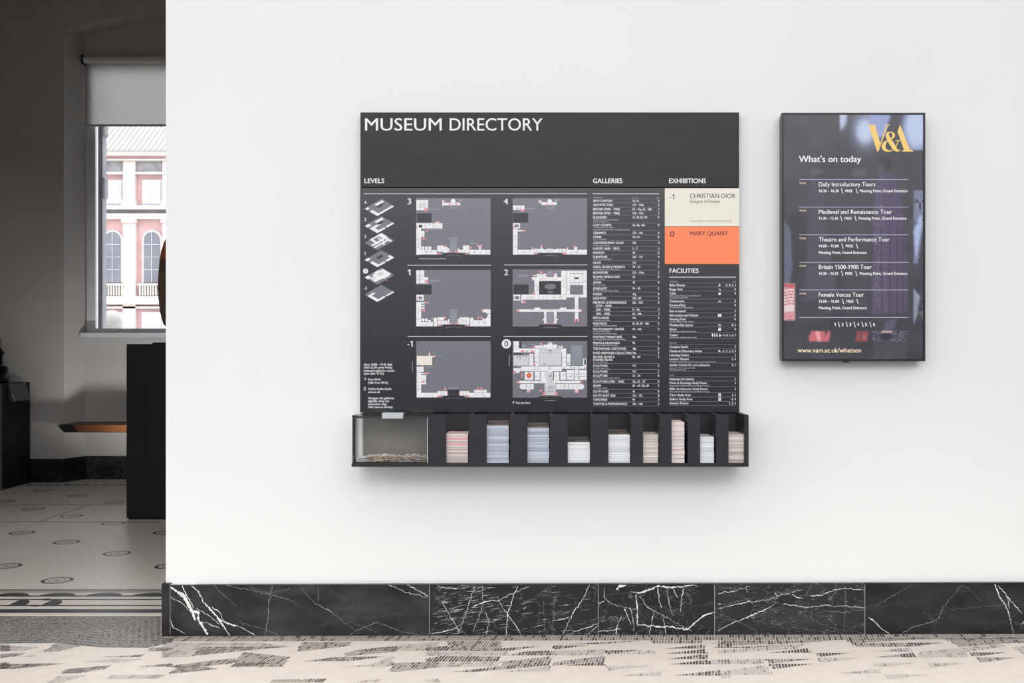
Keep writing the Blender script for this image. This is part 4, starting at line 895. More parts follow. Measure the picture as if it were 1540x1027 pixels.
fmap('zero', (771, 513, 883, 598), (740, 500), k9,
     [(265, 110, 330, 245), (330, 197, 915, 245), (460, 262, 512, 410), (525, 245, 578, 415), (865, 245, 915, 415), (530, 160, 628, 194), (632, 150, 690, 194), (690, 152, 750, 197), (752, 150, 806, 194), (820, 162, 872, 190), (358, 418, 860, 478), (862, 415, 1168, 450), (925, 265, 968, 405), (1125, 322, 1168, 440), (265, 440, 355, 478), (290, 478, 340, 500), (403, 485, 510, 585), (527, 482, 590, 585), (600, 482, 675, 597), (682, 478, 750, 628), (765, 485, 832, 595), (845, 485, 912, 585), (922, 462, 1012, 583), (1020, 455, 1070, 590), (1078, 462, 1168, 585), (330, 597, 1095, 627), (372, 635, 515, 702), (650, 630, 785, 772), (792, 635, 938, 702), (945, 635, 1106, 702), (430, 702, 470, 740), (1020, 702, 1070, 740)],
     [(265, 258, 370, 275), (340, 112, 362, 190), (1140, 330, 1160, 395)], [(520, 637, 642, 702), (535, 585, 590, 592)], [(357, 217, 400, 248), (482, 224, 524, 246), (588, 132, 625, 153), (494, 168, 524, 187), (476, 281, 494, 297), (506, 387, 540, 411), (318, 416, 344, 429), (263, 472, 279, 518), (363, 497, 377, 556), (306, 602, 340, 627), (882, 430, 904, 449), (1140, 429, 1167, 446), (1086, 598, 1112, 616), (585, 707, 624, 727), (629, 742, 669, 777), (771, 742, 807, 777), (1016, 707, 1034, 748), (1053, 707, 1074, 748), (441, 712, 467, 735)],
     court=[(265, 282, 453, 408), (582, 250, 858, 408), (580, 200, 860, 238), (690, 485, 742, 620), (655, 640, 780, 760)], mid=[(975, 157, 1115, 405), (370, 150, 415, 185), (470, 140, 535, 158)], circ=[(718, 146, 30, M_maproom, Y2)], extra=m0)
# stacked level diagrams
LV = [('4', 299.0), ('3', 324.8), ('2', 350.3), ('1', 376.0), ('0', 402.4), ('-1', 428.1)]
PT = {'4': [(0.04, 0.20, 0.00, 0.16), (0.45, 0.58, 0.0, 0.08), (0.40, 1.0, 0.0, 0.17), (0.86, 1.0, 0.1, 0.98), (0.12, 0.30, 0.50, 0.95)],
      '3': [(0.04, 0.25, 0.00, 0.22), (0.40, 1.0, 0.0, 0.20), (0.86, 1.0, 0.1, 0.5), (0.86, 1.0, 0.58, 1.0), (0.12, 0.30, 0.50, 0.92), (0.40, 0.56, 0.0, 0.55)],
      '2': [(0.10, 0.45, 0.75, 1.0), (0.0, 0.12, 0.30, 1.0), (0.10, 0.60, 0.30, 0.42), (0.42, 0.56, 0.05, 0.95), (0.66, 0.78, 0.02, 0.9), (0.45, 0.95, 0.80, 0.92), (0.78, 0.9, 0.45, 0.55), (0.2, 0.8, 0.6, 0.68)],
      '1': [(0.02, 0.22, 0.00, 0.22), (0.42, 1.0, 0.0, 0.17), (0.86, 1.0, 0.1, 0.5), (0.84, 1.0, 0.58, 1.0), (0.66, 0.84, 0.86, 1.0)],
      '0': [(0.02, 0.28, 0.00, 0.22), (0.14, 0.78, 0.32, 0.98), (0.45, 0.75, 0.08, 0.34), (0.3, 0.42, 0.1, 0.33), (0.78, 0.86, 0.5, 0.85), (0.06, 0.15, 0.5, 0.8)],
      '-1': [(0.22, 1.0, 0.0, 0.16), (0.86, 1.0, 0.1, 0.5), (0.88, 1.0, 0.58, 1.0), (0.22, 0.36, 0.0, 0.38)]}
for s, t in LV:
    m = MB(); dy_ = t-299.0
    L_, B_, T_ = (548, 313.6+dy_), (567.5, 324.8+dy_), (573.6, 299+dy_)
    def q(a, b): return (L_[0]+a*(B_[0]-L_[0])+b*(T_[0]-L_[0]), L_[1]+a*(B_[1]-L_[1])+b*(T_[1]-L_[1]))
    m.ppoly([q(0, 0), q(1, 0), q(1, 1), q(0, 1)], Y1, M_mapg)
    for a0, a1, b0, b1 in PT[s]: m.ppoly([q(a0, b0), q(a1, b0), q(a1, b1), q(a0, b1)], Y2, M_maproom)
    if s in '431': m.ppoly([q(0.3, 0.45), q(0.5, 0.45), q(0.5, 0.75), q(0.3, 0.75)], Y3, M_mapd)
    if s == '0': m.ppoly([q(0.25, 0.5), q(0.5, 0.5), q(0.5, 0.78), q(0.25, 0.78)], Y3, M_mapcourt); m.pell(549.8, 407.6, 3.9, 3.9, Y1, M_white, 20); text(m, '0', 548.4, 409.8, 4.2, Y2, M_panel, 2.8); m.pell(582, 421.6, 1.0, 0.7, Y2, M_pink, 8)
    else: text(m, s, 548 if s != '-1' else 547.4, t+7.6, 4.6, Y1, M_white, None, 0.02)
    m.build('level_diagram', dr)
# exhibition cards
for (a, b, mt, num, ttl, w, ink) in ((283.2, 340.2, M_cream, '-1', 'CHRISTIAN DIOR', 68.5, M_ink), (340.6, 397, M_orange, '0', 'MARY QUANT', 57, M_inkp)):
    m = MB(); m.pbox(999.8, 1111.9, a, b, PY_-0.003, PY_-0.0001, mt); cd_ = m.build('exhibition_card', dr)
    m = MB(); yy = PY_-0.0034
    if num == '-1':
        text(m, num, 1007, 299.5, 7.8, yy, ink, 7, 0.004); m.build('card_lettering', cd_); m = MB(); text(m, ttl, 1037.5, 297.8, 6.6, yy, ink, w, 0.002); text(m, 'Designer of Dreams', 1037.6, 304.8, 4.6, yy, ink, 45); m.build('card_lettering', cd_); m = MB(); text(m, 'Access only from the Blavatnik Hall (level 0)', 1037.6, 333.6, 2.7, yy, mat('pale_ink', rgb(150, 142, 138), 0.5), 62)
    else: text(m, num, 1007.5, 355.8, 8.2, yy, ink, 6.6, 0.004); m.build('card_lettering', cd_); m = MB(); text(m, ttl, 1037.8, 354, 6.2, yy, ink, w, 0.012)
    m.build('card_lettering', cd_)
    cd_['label'] = 'cream card for the designer exhibition' if num == '-1' else 'coral orange card under the cream one'

# ================================================================== LEAFLET TRAY
FYT = -0.185; BYT = -0.003
zb0, zb1 = Z(702, FYT), Z(696.6, FYT)
ztop = Z(624, FYT)
tr_ = thing('leaflet_rack', 'long charcoal wall rack of open leaflet slots under the directory', 'rack', (X(827, FYT), FYT, zb0))
m = MB(); m.box(X(528.6, FYT), X(1126, FYT), FYT, BYT, zb0, zb1, M_tray); m.build('base_board', tr_, bevel=0.001)
m = MB(); m.box(X(644, FYT), X(1119.5, FYT), BYT-0.012, BYT, zb1, ztop-0.0005, M_tray); m.build('back_panel', tr_, bevel=0.001)
m = MB(); m.box(X(1119.6, FYT), X(1126, FYT), FYT, BYT, zb1, ztop, M_tray); m.build('end_panel', tr_, bevel=0.001)
M_div = mat('charcoal_gloss_divider', rgb(52, 52, 56), 0.22, 0.9, vary=0.1, scale=9)
FP = [(644.4, 671), (705.3, 731.8), (767, 793.2), (827.2, 853.8), (888.2, 915), (948.8, 967.2), (991.8, 1010.2), (1034.6, 1053), (1077, 1095.6)]
for i, (a, b) in enumerate(FP):
    m = MB(); m.box(X(a, FYT), X(b, FYT), FYT, FYT+0.010, zb1, ztop, M_tray); m.build('front_panel', tr_, bevel=0.0008)
    if i:
        m = MB(); m.box(X(a, FYT), X(a+5.3, FYT), FYT+0.010, BYT-0.012, zb1, ztop, M_div); m.build('divider', tr_, bevel=0.0008)
M_boxback = mat('reflection_tinted_board', rgb(134, 130, 124), 0.6, 0.3, vary=0.04, scale=4)  # acrylic's grey-brown reflection put into the colour of a black board
m = MB(); m.box(X(545.5, -0.02), X(640.5, FYT)+0.004, BYT-0.010, BYT, zb1, Z(623, FYT), M_boxback); o = m.build('backing_board', tr_); o['label'] = 'board behind the clear box, coloured grey brown for the acrylic reflection'
# clear donation box on the rack's left end
M_acr = clear_mat('clear_acrylic', (0.985, 0.988, 0.99, 1), 1.46)
M_acr2 = clear_mat('thin_clear_acrylic', (0.99, 0.99, 0.99, 1), 1.12)
M_acre = mat('grey_acrylic_edge', rgb(112, 116, 124), 0.25, 0.6, vary=0.15, scale=8)
M_acrl = mat('pale_acrylic_edge', rgb(196, 200, 206), 0.2, 0.6, vary=0.08, scale=8)
db = thing('donation_box', 'clear acrylic donation box with coins on the left end of the leaflet rack', 'box', (X(586, FYT), FYT, zb1))
bx0, bx1 = X(529, FYT)+0.001, X(644.0, FYT)-0.001; by0, by1 = FYT+0.001, BYT-0.0125; bz0, bz1 = zb1+0.0005, Z(624.5, FYT)
t_ = 0.004
m = MB(); m.box(bx0+t_, bx1-t_, by0, by0+t_, bz0, bz1-t_, M_acr); m.build('front_pane', db)
m = MB(); m.box(bx0+t_, bx1-t_, by0+t_, by1, bz0, bz0+0.004, M_acr); m.build('bottom_pane', db)
for a in (bx0, bx1-t_):
    m = MB(); m.box(a, a+t_, by0+t_, by1, bz0, bz1-t_, M_acr2); m.build('side_pane', db)
m = MB(); m.box(bx0, bx1, by0, by1, bz1-t_, bz1, M_acr); ld = m.build('lid', db)
m = MB(); m.pbox(574.5, 606, 621.0, 624.6, by0+0.004, by0+0.05, M_acrl); m.pbox(574.5, 606, 624.4, 629.5, by0-0.002, by0, M_acrl); m.build('coin_slot', ld, bevel=0.001)
for a, mt in ((bx0, M_acre), (bx1-t_*0.9, M_acrl)):
    m = MB(); m.box(a, a+t_*0.9, by0, by0+t_, bz0, bz1-t_, mt); m.build('edge_strip', db, bevel=0.001)
m = MB(); m.box(bx0, bx1, by0, by0+t_*1.2, bz1-t_-0.008, bz1-t_, M_acre); m.build('edge_strip', db, bevel=0.001)
# coins
cm = {'silver': mat('worn_silver_metal', rgb(246, 244, 242), 0.3, 0.5, 0.35, vary=0.15, scale=120), 'copper': mat('worn_copper_metal', rgb(206, 160, 132), 0.35, 0.5, 0.35, vary=0.15, scale=120), 'brass': mat('pale_brass_metal', rgb(234, 214, 176), 0.3, 0.5, 0.35, vary=0.15, scale=120)}
cmesh = {}
for kx_, r, h in (('silver', 0.0125, 0.0020), ('copper', 0.0105, 0.0018), ('brass', 0.0115, 0.0026)):
    m = MB(); m.lathe([(r*0.96, 0), (r, 0.0003), (r, h-0.0003), (r*0.96, h), (r*0.90, h), (r*0.88, h-0.0003), (0.0001, h-0.0003)], 0, 0, cm[kx_], 20)
    o = m.build('coin'); cmesh[kx_] = (o.data, r, h); C.objects.unlink(o); bpy.data.objects.remove(o)
rc = random.Random(11); nc = 0
cz0 = bz0+0.0042
for layer in range(5):
    for gy in range(5):
        for gx in range(10):
            if layer > 1 and rc.random() < 0.10*layer: continue
            kx_ = rc.choice(('silver', 'silver', 'copper', 'brass')); me, r, h = cmesh[kx_]
            xx = X(548, FYT)+0.012+gx*0.0262+(layer % 2)*0.010+rc.uniform(-0.002, 0.002); yy = by0+t_+0.0135+gy*0.0262+rc.uniform(-0.0006, 0.002)
            if xx > bx1-t_-0.0135: continue
            o = bpy.data.objects.new('coin', me); C.objects.link(o)
            tilt = 0 if layer == 0 else rc.uniform(-0.30, 0.30)
            o.location = (xx, yy, cz0+layer*0.0045); o.rotation_euler = (rc.uniform(-0.25, 0.25) if layer else 0, tilt, rc.uniform(0, 6))
            tag(o, {'silver': 'silver coin', 'copper': 'copper coin', 'brass': 'brass coin'}[kx_]+' lying in the loose heap inside the clear donation box', 'coin', kx_+' coins in the donation box'); nc += 1
m = MB(); nx0 = X(534.5, FYT)+0.001
M_note = mat('white_paper', rgb(232, 233, 236), 0.7, vary=0.03)
for q in range(5):
    z_ = cz0+q*0.0035
    m.add([(nx0, by0+0.009, z_), (nx0+0.05-0.004*q, by0+0.009, z_+0.001), (nx0+0.05-0.004*q, by0+0.09, z_+0.001), (nx0, by0+0.09, z_), (nx0, by0+0.009, z_+0.0022), (nx0+0.05-0.004*q, by0+0.009, z_+0.0030), (nx0+0.05-0.004*q, by0+0.09, z_+0.0030), (nx0, by0+0.09, z_+0.0022)],
          [[3, 2, 1, 0], [4, 5, 6, 7], [0, 1, 5, 4], [1, 2, 6, 5], [2, 3, 7, 6], [3, 0, 4, 7]], M_note)
tag(m.build('folded_paper', origin=(nx0+0.02, by0+0.05, cz0)), 'folded white paper lying left of the coins inside the donation box', 'paper')

# leaflets, one object each
ORD = ['topmost', 'second', 'third', 'fourth', 'fifth', 'sixth', 'seventh', 'eighth', 'ninth', 'tenth', 'eleventh', 'twelfth', 'thirteenth', 'fourteenth', 'fifteenth', 'sixteenth', 'seventeenth', 'eighteenth', 'nineteenth', 'twentieth',
       'twenty-first', 'twenty-second', 'twenty-third', 'twenty-fourth', 'twenty-fifth', 'twenty-sixth', 'twenty-seventh', 'twenty-eighth', 'twenty-ninth', 'thirtieth', 'thirty-first', 'thirty-second', 'thirty-third', 'thirty-fourth', 'thirty-fifth', 'thirty-sixth', 'thirty-seventh', 'thirty-eighth']
SLOT = ['first', 'second', 'third', 'fourth', 'fifth', 'sixth', 'seventh', 'eighth', 'last']
def pap(n, r, g, b, v=0.06): return mat(n, rgb(r, g, b), 0.7, vary=v, scale=160, stretch=(1, 1, 5))
P_pink = [pap('pale_pink_paper', 232, 206, 206), pap('cream_pink_paper', 222, 212, 205), pap('rose_paper', 228, 160, 172, 0.1), pap('cool_cream_paper', 204, 196, 190), pap('warm_grey_paper', 186, 178, 172)]
P_blue = [pap('blue_grey_paper', 184, 189, 203), pap('pale_blue_paper', 202, 208, 222), pap('slate_blue_paper', 168, 174, 192)]
P_white = [pap('white_leaflet_paper', 232, 234, 238, 0.03), pap('cool_white_paper', 218, 222, 228, 0.03)]
P_cream = [pap('cream_paper', 218, 210, 204), pap('beige_paper', 192, 183, 177, 0.1), pap('ivory_paper', 234, 229, 224)]
P_blush = [pap('ivory_blush_paper', 230, 222, 218), pap('grey_blush_paper', 216, 206, 203), pap('blush_paper', 230, 208, 206)]
M_cov = mat('dark_printed_cover', rgb(104, 95, 89), 0.35, 0.5, vary=0.8, scale=18)
M_covp = mat('pink_printed_cover', rgb(226, 194, 192), 0.4, 0.5, vary=0.25, scale=40)
M_covc = mat('cream_printed_cover', rgb(200, 190, 180), 0.4, 0.5, vary=0.15, scale=40)
M_covw = mat('white_printed_cover', rgb(206, 208, 212), 0.4, 0.5, vary=0.1, scale=40)
STK = [(670.5, 704, 652.5, P_pink, M_covp, 'pinkish', 1.75), (731.5, 765.4, 640, P_blue, M_cov, 'pale blue-grey', 2.2), (793, 826, 643, P_blue, M_cov, 'pale blue-grey', 2.2), (853.5, 887.2, 665, P_white, M_cov, 'white', 2.6), (914.8, 947.5, 653.5, P_white, M_cov, 'cool white', 2.4),
       (967, 990, 653.3, P_cream, M_covc, 'cream', 1.75), (1010, 1029.5, 634.8, P_blush, M_covp, 'blush cream', 2.0), (1052.8, 1074, 656.8, P_white, M_covw, 'white', 2.4), (1095.4, 1119, 653, P_cream, M_covc, 'cream', 1.75)]
LY0 = FYT+0.0115; LY1 = -0.022
for si, (a, b, top, pal, cov, desc, th) in enumerate(STK):
    xa_, xb_ = X(a, LY0)-(0.0), X(b, LY0)
    z = zb1+0.0003; ht = Z(top, LY0)-z; n_ = max(2, round(ht/(th*S))); 
    hs = [random.uniform(0.7, 1.3) for _ in range(n_)]; sm = sum(hs); hs = [h*ht/sm for h in hs]
    for i, h in enumerate(hs):
        fromtop = n_-1-i
        if i % 6 == 0: dx = 0
        dx = random.uniform(-0.0014, 0.0006); dyy = random.uniform(0, 0.003)
        pm = pal[random.choice((0, 0, 1, 2, 3, 4)) % len(pal)]
        c = min(h*0.22, 0.0011); y0_ = LY0+dyy; zz0, zz1 = z, z+h-0.00015
        x0_, x1_ = xa_+0.0004, xb_+dx
        m = MB()
        cu = 0.011 if fromtop == 0 and si in (1, 2, 3, 4) else 0.0
        pr = [(y0_+c, zz0), (y0_, zz0+c), (y0_, zz1-c), (y0_+c, zz1), (LY1, zz1+cu), (LY1, zz0)]
        vs = [(x0_, u, w) for u, w in pr]+[(x1_, u, w) for u, w in pr]
        fs = [[5, 4, 3, 2, 1, 0], [6, 7, 8, 9, 10, 11]]+[[k, (k+1) % 6, (k+1) % 6+6, k+6] for k in range(6)]
        m.add(vs, [f for k, f in enumerate(fs) if k != 5], pm)
        m.add(vs, [fs[5]], cov)
        o = m.build('leaflet', origin=((x0_+x1_)/2, (y0_+LY1)/2, zz0))
        lab = f'{ORD[fromtop]} {desc} leaflet from the top in the {SLOT[si]} slot from left'
        if fromtop == 0: lab = f'topmost {desc} leaflet in the {SLOT[si]} slot from left'
        if si == 8: lab = lab.replace('last slot from left', 'last slot at right')
        tag(o, lab, 'leaflet', f'{desc} leaflets in the {SLOT[si]} slot')
        z += h

# ================================================================== SCREEN
SY = -0.065
sx0, sx1, sy0, sy1 = 1176, 1391.6, 169.6, 543.2
sc_ = thing('display_screen', 'portrait digital screen with black frame listing what is on today', 'screen', (X(1284, SY), SY, Z(sy1, SY)))
M_bez = mat('black_bezel', rgb(30, 30, 32), 0.35, 0.5, vary=0.1, scale=10)
m = MB()
for a, b, c, d in ((sx0, sx1, sy0, sy0+3.0), (sx0, sx1, sy1-3.6, sy1), (sx0, sx0+3.0, sy0+3.0, sy1-3.6), (sx1-3.2, sx1, sy0+3.0, sy1-3.6)): m.pbox(a, b, c, d, SY, SY+0.03, M_bez)
m.build('bezel', sc_)
m = MB(); m.box(X(sx0+1, SY), X(sx1-1, SY), SY+0.015, -0.002, Z(sy1-1, SY), Z(sy0+1, SY), M_bez); m.build('back_case', sc_, bevel=0.004)
m = MB(); m.pbox(1269, 1277, sy1, sy1+1.9, SY+0.004, SY+0.02, M_bez); m.build('sensor_tab', sc_, bevel=0.001)
m = MB(); m.box(X(1220, 0), X(1350, 0), -0.004, 0, Z(450, 0), Z(280, 0), M_bez); m.build('wall_bracket', sc_)
# the picture on the screen, as colour per point of a fine grid
DYs = SY+0.004
ux = np.linspace(sx0+2.8, sx1-3.0, 150); uy = np.linspace(sy0+2.8, sy1-3.4, 260)
PX, PYg = np.meshgrid(ux, uy)
rs = np.random.RandomState(5)
def smooth_noise(n1, n2):
    g = rs.rand(n1, n2); yy = np.linspace(0, n1-1.001, PX.shape[0]); xx = np.linspace(0, n2-1.001, PX.shape[1])
    i = yy.astype(int); j = xx.astype(int); fy = (yy-i)[:, None]; fx = (xx-j)[None, :]
    i = i[:, None]; j = j[None, :]
    return (g[i, j]*(1-fy)*(1-fx)+g[i+1, j]*fy*(1-fx)+g[i, j+1]*(1-fy)*fx+g[i+1, j+1]*fy*fx)
img = np.zeros(PX.shape+(3,))
tt = np.clip((PYg-170)/370, 0, 1)[..., None]
img[:] = np.array([90, 91, 97])*(1-tt)+np.array([68, 68, 75])*tt
img += (smooth_noise(14, 9)[..., None]-0.5)*14
def mixin(mask, col):
    global img
    mk = np.clip(mask, 0, 1)[..., None]; img = img*(1-mk)+np.array(col)*mk
def sig(x, w): return 1/(1+np.exp(-np.clip(x/w, -30, 30)))
def box_(x0, y0, x1, y1, s=0.8): return sig(PX-x0, s)*sig(x1-PX, s)*sig(PYg-y0, s)*sig(y1-PYg, s)
def ell(cx, cy, rx, ry, s=0.12): return sig(1-np.sqrt(((PX-cx)/rx)**2+((PYg-cy)/ry)**2), s)
def pol(pts, s=1.0):
    r = np.zeros(PX.shape, bool); j = len(pts)-1
    for i in range(len(pts)):
        xi, yi = pts[i]; xj, yj = pts[j]
        if yi != yj: r ^= ((yi > PYg) != (yj > PYg)) & (PX < (xj-xi)*(PYg-yi)/(yj-yi)+xi)
        j = i
    r = r.astype(float)
    for _ in range(int(s)):
        r = (r+np.roll(r, 1, 0)+np.roll(r, -1, 0)+np.roll(r, 1, 1)+np.roll(r, -1, 1))/5
    return r
mixin(box_(1195, 226, 1374, 500, 1)*0.25, (78, 78, 84))
mixin(ell(1265, 172, 9, 22)*sig(PX-1263, 0.5), (196, 208, 234))
mixin(ell(1303, 192, 22, 32, 0.2)*0.8, (150, 154, 180)); mixin(ell(1301, 197, 13, 18, 0.15), (196, 210, 236))
mixin(pol([(1305, 171), (1340, 171), (1330, 206), (1318, 208)], 3), (160, 172, 216))
mixin(ell(1378, 194, 21, 38, 0.1)*sig(226-PYg, 0.5), (162, 172, 216)); mixin(ell(1379, 192, 16, 28, 0.1)*sig(226-PYg, 0.5), (192, 208, 234))
# gowns on stands
mixin(pol([(1216, 282), (1221, 275), (1236, 275), (1241, 286), (1236, 330), (1262, 445), (1204, 455), (1219, 330)], 4)*0.8, (92, 90, 102))
mixin(ell(1227, 258, 10, 5)*0.7, (108, 106, 112)); mixin(box_(1220, 262, 1225, 282)*0.5, (100, 98, 104))
mixin(box_(1282, 254, 1303, 266)*0.7, (108, 104, 108))
mixin(ell(1332, 247, 10, 9)*0.9, (70, 68, 72)); mixin(ell(1326, 254, 6, 9)*0.6, (104, 100, 106))
gown = pol([(1322, 262), (1345, 262), (1356, 290), (1360, 340), (1366, 470), (1312, 472), (1313, 340), (1316, 290)], 3)
mixin(gown*0.9, (96, 86, 110))
nz = rs.rand(*PX.shape)
mixin(gown*(nz > 0.72)*0.5*sig(PX-1310, 2)*sig(1334-PX, 2), (138, 132, 150))
for c in (1326, 1338, 1350, 1358): mixin(gown*np.exp(-((PX-c)/1.6)**2)*0.5*sig(PYg-340, 6), (66, 60, 74))
mixin(pol([(1276, 300), (1300, 300), (1306, 470), (1270, 470)], 4)*0.35, (96, 84, 92))
mixin(pol([(1188, 322), (1212, 318), (1214, 450), (1190, 440)], 4)*0.4, (66, 64, 68))
# strips beside the darkened text area
mixin(box_(1374, 286, 1390, 396, 0.6), (132, 136, 162)); mixin(pol([(1374, 348), (1384, 322), (1388, 330), (1378, 390)], 2), (176, 190, 226))
mixin(box_(1374, 296, 1390, 340, 0.6)*(smooth_noise(80, 45) > 0.6)*sig(PX-1377, 2), (64, 64, 72))
mixin(pol([(1380, 400), (1390, 330), (1390, 440)], 2), (76, 76, 86)); mixin(pol([(1374, 434), (1384, 445), (1378, 478), (1374, 490)], 1), (150, 154, 176)); mixin(box_(1376, 440, 1390, 478, 1)*(smooth_noise(70, 40) > 0.5)*0.6, (130, 130, 138))
mixin(pol([(1178, 330), (1189, 345), (1192, 400), (1188, 427), (1178, 427)], 2)*0.9, (112, 114, 134))
mixin(box_(1178, 426.5, 1195.3, 481.5, 0.4), (232, 214, 214))
str_ = (np.sin(PYg*1.35+np.sin(PX*0.35)*1.2) > 0.1).astype(float)
mixin(box_(1178, 426.5, 1195.3, 460, 0.4)*str_*0.85, (206, 112, 122)); mixin(box_(1178, 427, 1195.3, 433, 0.4)*0.8, (190, 84, 92)); mixin(box_(1178, 468, 1195.3, 481.5, 0.4)*0.8, (226, 160, 164)); mixin(box_(1178, 469, 1195.3, 481.5, 0.4)*str_*0.5, (190, 100, 110))
# band of feet below the text area
mixin(box_(1178, 483, 1390, 498, 1)*0.3, (62, 62, 68))
bandm = box_(1178, 498, 1373, 513.4, 0.4); mixin(bandm*0.3, (72, 72, 76))
mixin(pol([(1219, 498), (1249, 498), (1247, 513), (1218, 513)], 1), (206, 112, 124)); mixin(pol([(1226, 498), (1232, 498), (1235, 513), (1230, 513)], 1), (238, 170, 170)); mixin(pol([(1240, 498), (1244, 498), (1243, 507)], 1), (80, 66, 70)); mixin(pol([(1216, 503), (1220, 506), (1221, 513), (1217, 513)], 1), (206, 112, 124))
mixin(pol([(1288, 498), (1306, 498), (1305, 513), (1287, 513)], 1), (152, 82, 84)); mixin(box_(1298, 503, 1301.5, 511, 0.5), (184, 110, 124)); mixin(box_(1295, 498, 1296.5, 513, 0.4), (96, 70, 72))
mixin(pol([(1311, 498), (1366, 498), (1362, 513), (1312, 513)], 1)*(nz > 0.55)*0.8, (128, 128, 152)); mixin(ell(1333, 506, 10, 6)*0.9, (52, 52, 58)); mixin(box_(1326, 497.5, 1342, 500.2, 0.4), (240, 200, 206)); mixin(pol([(1328, 498), (1332, 484), (1350, 478), (1342, 498)], 2)*0.7, (110, 100, 132))
mixin(pol([(1216, 515), (1244, 515), (1240, 541), (1222, 541)], 2)*0.35, (92, 86, 96)); mixin(pol([(1312, 515), (1366, 515), (1362, 541), (1316, 541)], 3)*0.35, (96, 94, 102))
img = np.clip(img, 0, 255)/255.0
limg = np.where(img <= 0.04045, img/12.92, ((img+0.055)/1.055)**2.4)
ny_, nx_ = PX.shape
vs = [tuple(W(PX[i, j], PYg[i, j], DYs)) for i in range(ny_) for j in range(nx_)]
fs = [[(i+1)*nx_+j, (i+1)*nx_+j+1, i*nx_+j+1, i*nx_+j] for i in range(ny_-1) for j in range(nx_-1)]
M_scr = bpy.data.materials.new('lit_screen_picture'); M_scr.use_nodes = True
n = M_scr.node_tree.nodes; l = M_scr.node_tree.links; b = n['Principled BSDF']
b.inputs['Base Color'].default_value = (0.004, 0.004, 0.005, 1); b.inputs['Roughness'].default_value = 0.35; b.inputs['Specular IOR Level'].default_value = 0.25
at = n.new('ShaderNodeAttribute'); at.attribute_name = 'picture'; l.new(at.outputs['Color'], b.inputs['Emission Color']); b.inputs['Emission Strength'].default_value = 0.9
m = MB(); m.add(vs, fs, M_scr); pic = m.build('picture', sc_)
ca = pic.data.attributes.new('picture', 'FLOAT_COLOR', 'POINT')
ca.data.foreach_set('color', np.concatenate([limg.reshape(-1, 3), np.ones((ny_*nx_, 1))], 1).ravel())
E_w = mat('lit_white_lettering', rgb(246, 246, 248), emit=1.0); E_r = mat('lit_grey_rule', rgb(176, 178, 200), emit=1.0); E_t = mat('lit_cream_lettering', rgb(250, 226, 190), emit=1.0); E_g = mat('lit_gold_logo', rgb(244, 208, 130), emit=1.0)
ly = DYs-0.0006
m = MB(); text(m, "What's on today", 1201.6, 243.7, 9.4, ly, E_w, 93.4, 0.016); m.build('screen_title', sc_)
m = MB()
for y, h in ((270, 1.3), (311.4, 0.9), (353, 0.9), (394.4, 0.9), (435.9, 0.9), (477.3, 1.0)): m.prect(1202, y-h/2, 1366.4, y+h/2, ly, E_r)
EN = [(277.0, 'Daily Introductory Tours', 85, '10.30 – 16.30', 30, (1266.5, 1271.4, 1288.5, 1293.2, 71.3), 287.2, None),
      (318.4, 'Medieval and Renaissance Tour', 110, '11.30 – 12.30', 28.6, (1265.2, 1270, 1286.6, 1291.4, 71.6), 328.4, None),
      (359.9, 'Theatre and Performance Tour', 106.5, '14.00 – 15.00', 30, (1267, 1272, 1289, None, 0), 370, 379.9),
      (401.3, 'Britain 1500-1900 Tour', 79.5, '14.30 – 15.30', 29, (1266.5, 1271.3, 1287.8, 1293, 71.5), 411.4, None),
      (443, 'Female Voices Tour', 67.7, '15.00 – 16.00', 30.4, (1267.8, 1273, 1289.6, None, 0), 453.2, 463.1)]
def slash(m, x_, y, h=7.6): m.ppoly([(x_-1.6, y-h/2), (x_-0.6, y-h/2), (x_+1.6, y+h/2), (x_+0.6, y+h/2)], ly, E_w)
for y, ttl, w, tm, tw, (s1, fr, s2, mt_, mw), yi, ys in EN:
    text(m, 'TOUR', 1202, y-0.4, 2.4, ly, E_t, 10.3, 0.02)
    text(m, ttl, 1231.4, y+3.2, 6.3, ly, E_w, w, 0.012)
    text(m, tm, 1231.4, yi+1.9, 4.1, ly, E_w, tw, 0.022); slash(m, s1, yi); text(m, 'FREE', fr, yi+1.9, 4.1, ly, E_w, 10.8, 0.022); slash(m, s2, yi)
    if mt_: text(m, 'Meeting Point, Grand Entrance', mt_, yi+1.9, 4.3, ly, E_w, mw, 0.02)
    if ys: text(m, 'Meeting Point, Grand Entrance', 1231.6, ys+1.9, 4.3, ly, E_w, 71.8, 0.02)
for s, x_ in (('1', 1254.8), ('2', 1265.6), ('3', 1277.2), ('4', 1288.9), ('5', 1300.9), ('6', 1313)): text(m, s, x_, 490.1, 4.7, ly, E_t if s == '4' else E_w, 2.0 if s == '1' else 3.1, 0.012)
for x_ in (1261.7, 1273.4, 1285.1, 1297.2, 1309): slash(m, x_, 487.8, 8)
m.build('tour_lettering', sc_)
m = MB(); text(m, 'www.vam.ac.uk/whatson', 1199.4, 530, 6.9, ly, E_t, 95.5, 0.012); m.build('web_address_lettering', sc_)
m = MB(); lg = lambda *p: [(1290+a/14.0, 170+b/14.0) for a, b in p]
l3 = lambda *p: [(1290+a/14.0, 170+b/14.0, w/14.0) for a, b, w in p]
m.ppoly(lg((235, 256), (362, 256), (472, 622), (418, 806), (404, 800)), ly, E_g); m.ppoly(lg((200, 248), (388, 248), (388, 262), (200, 262)), ly, E_g)
m.ppoly(lg((600, 258), (634, 258), (438, 800), (418, 806)), ly-0.0001, E_g); m.ppoly(lg((562, 248), (676, 248), (676, 262), (562, 262)), ly, E_g)
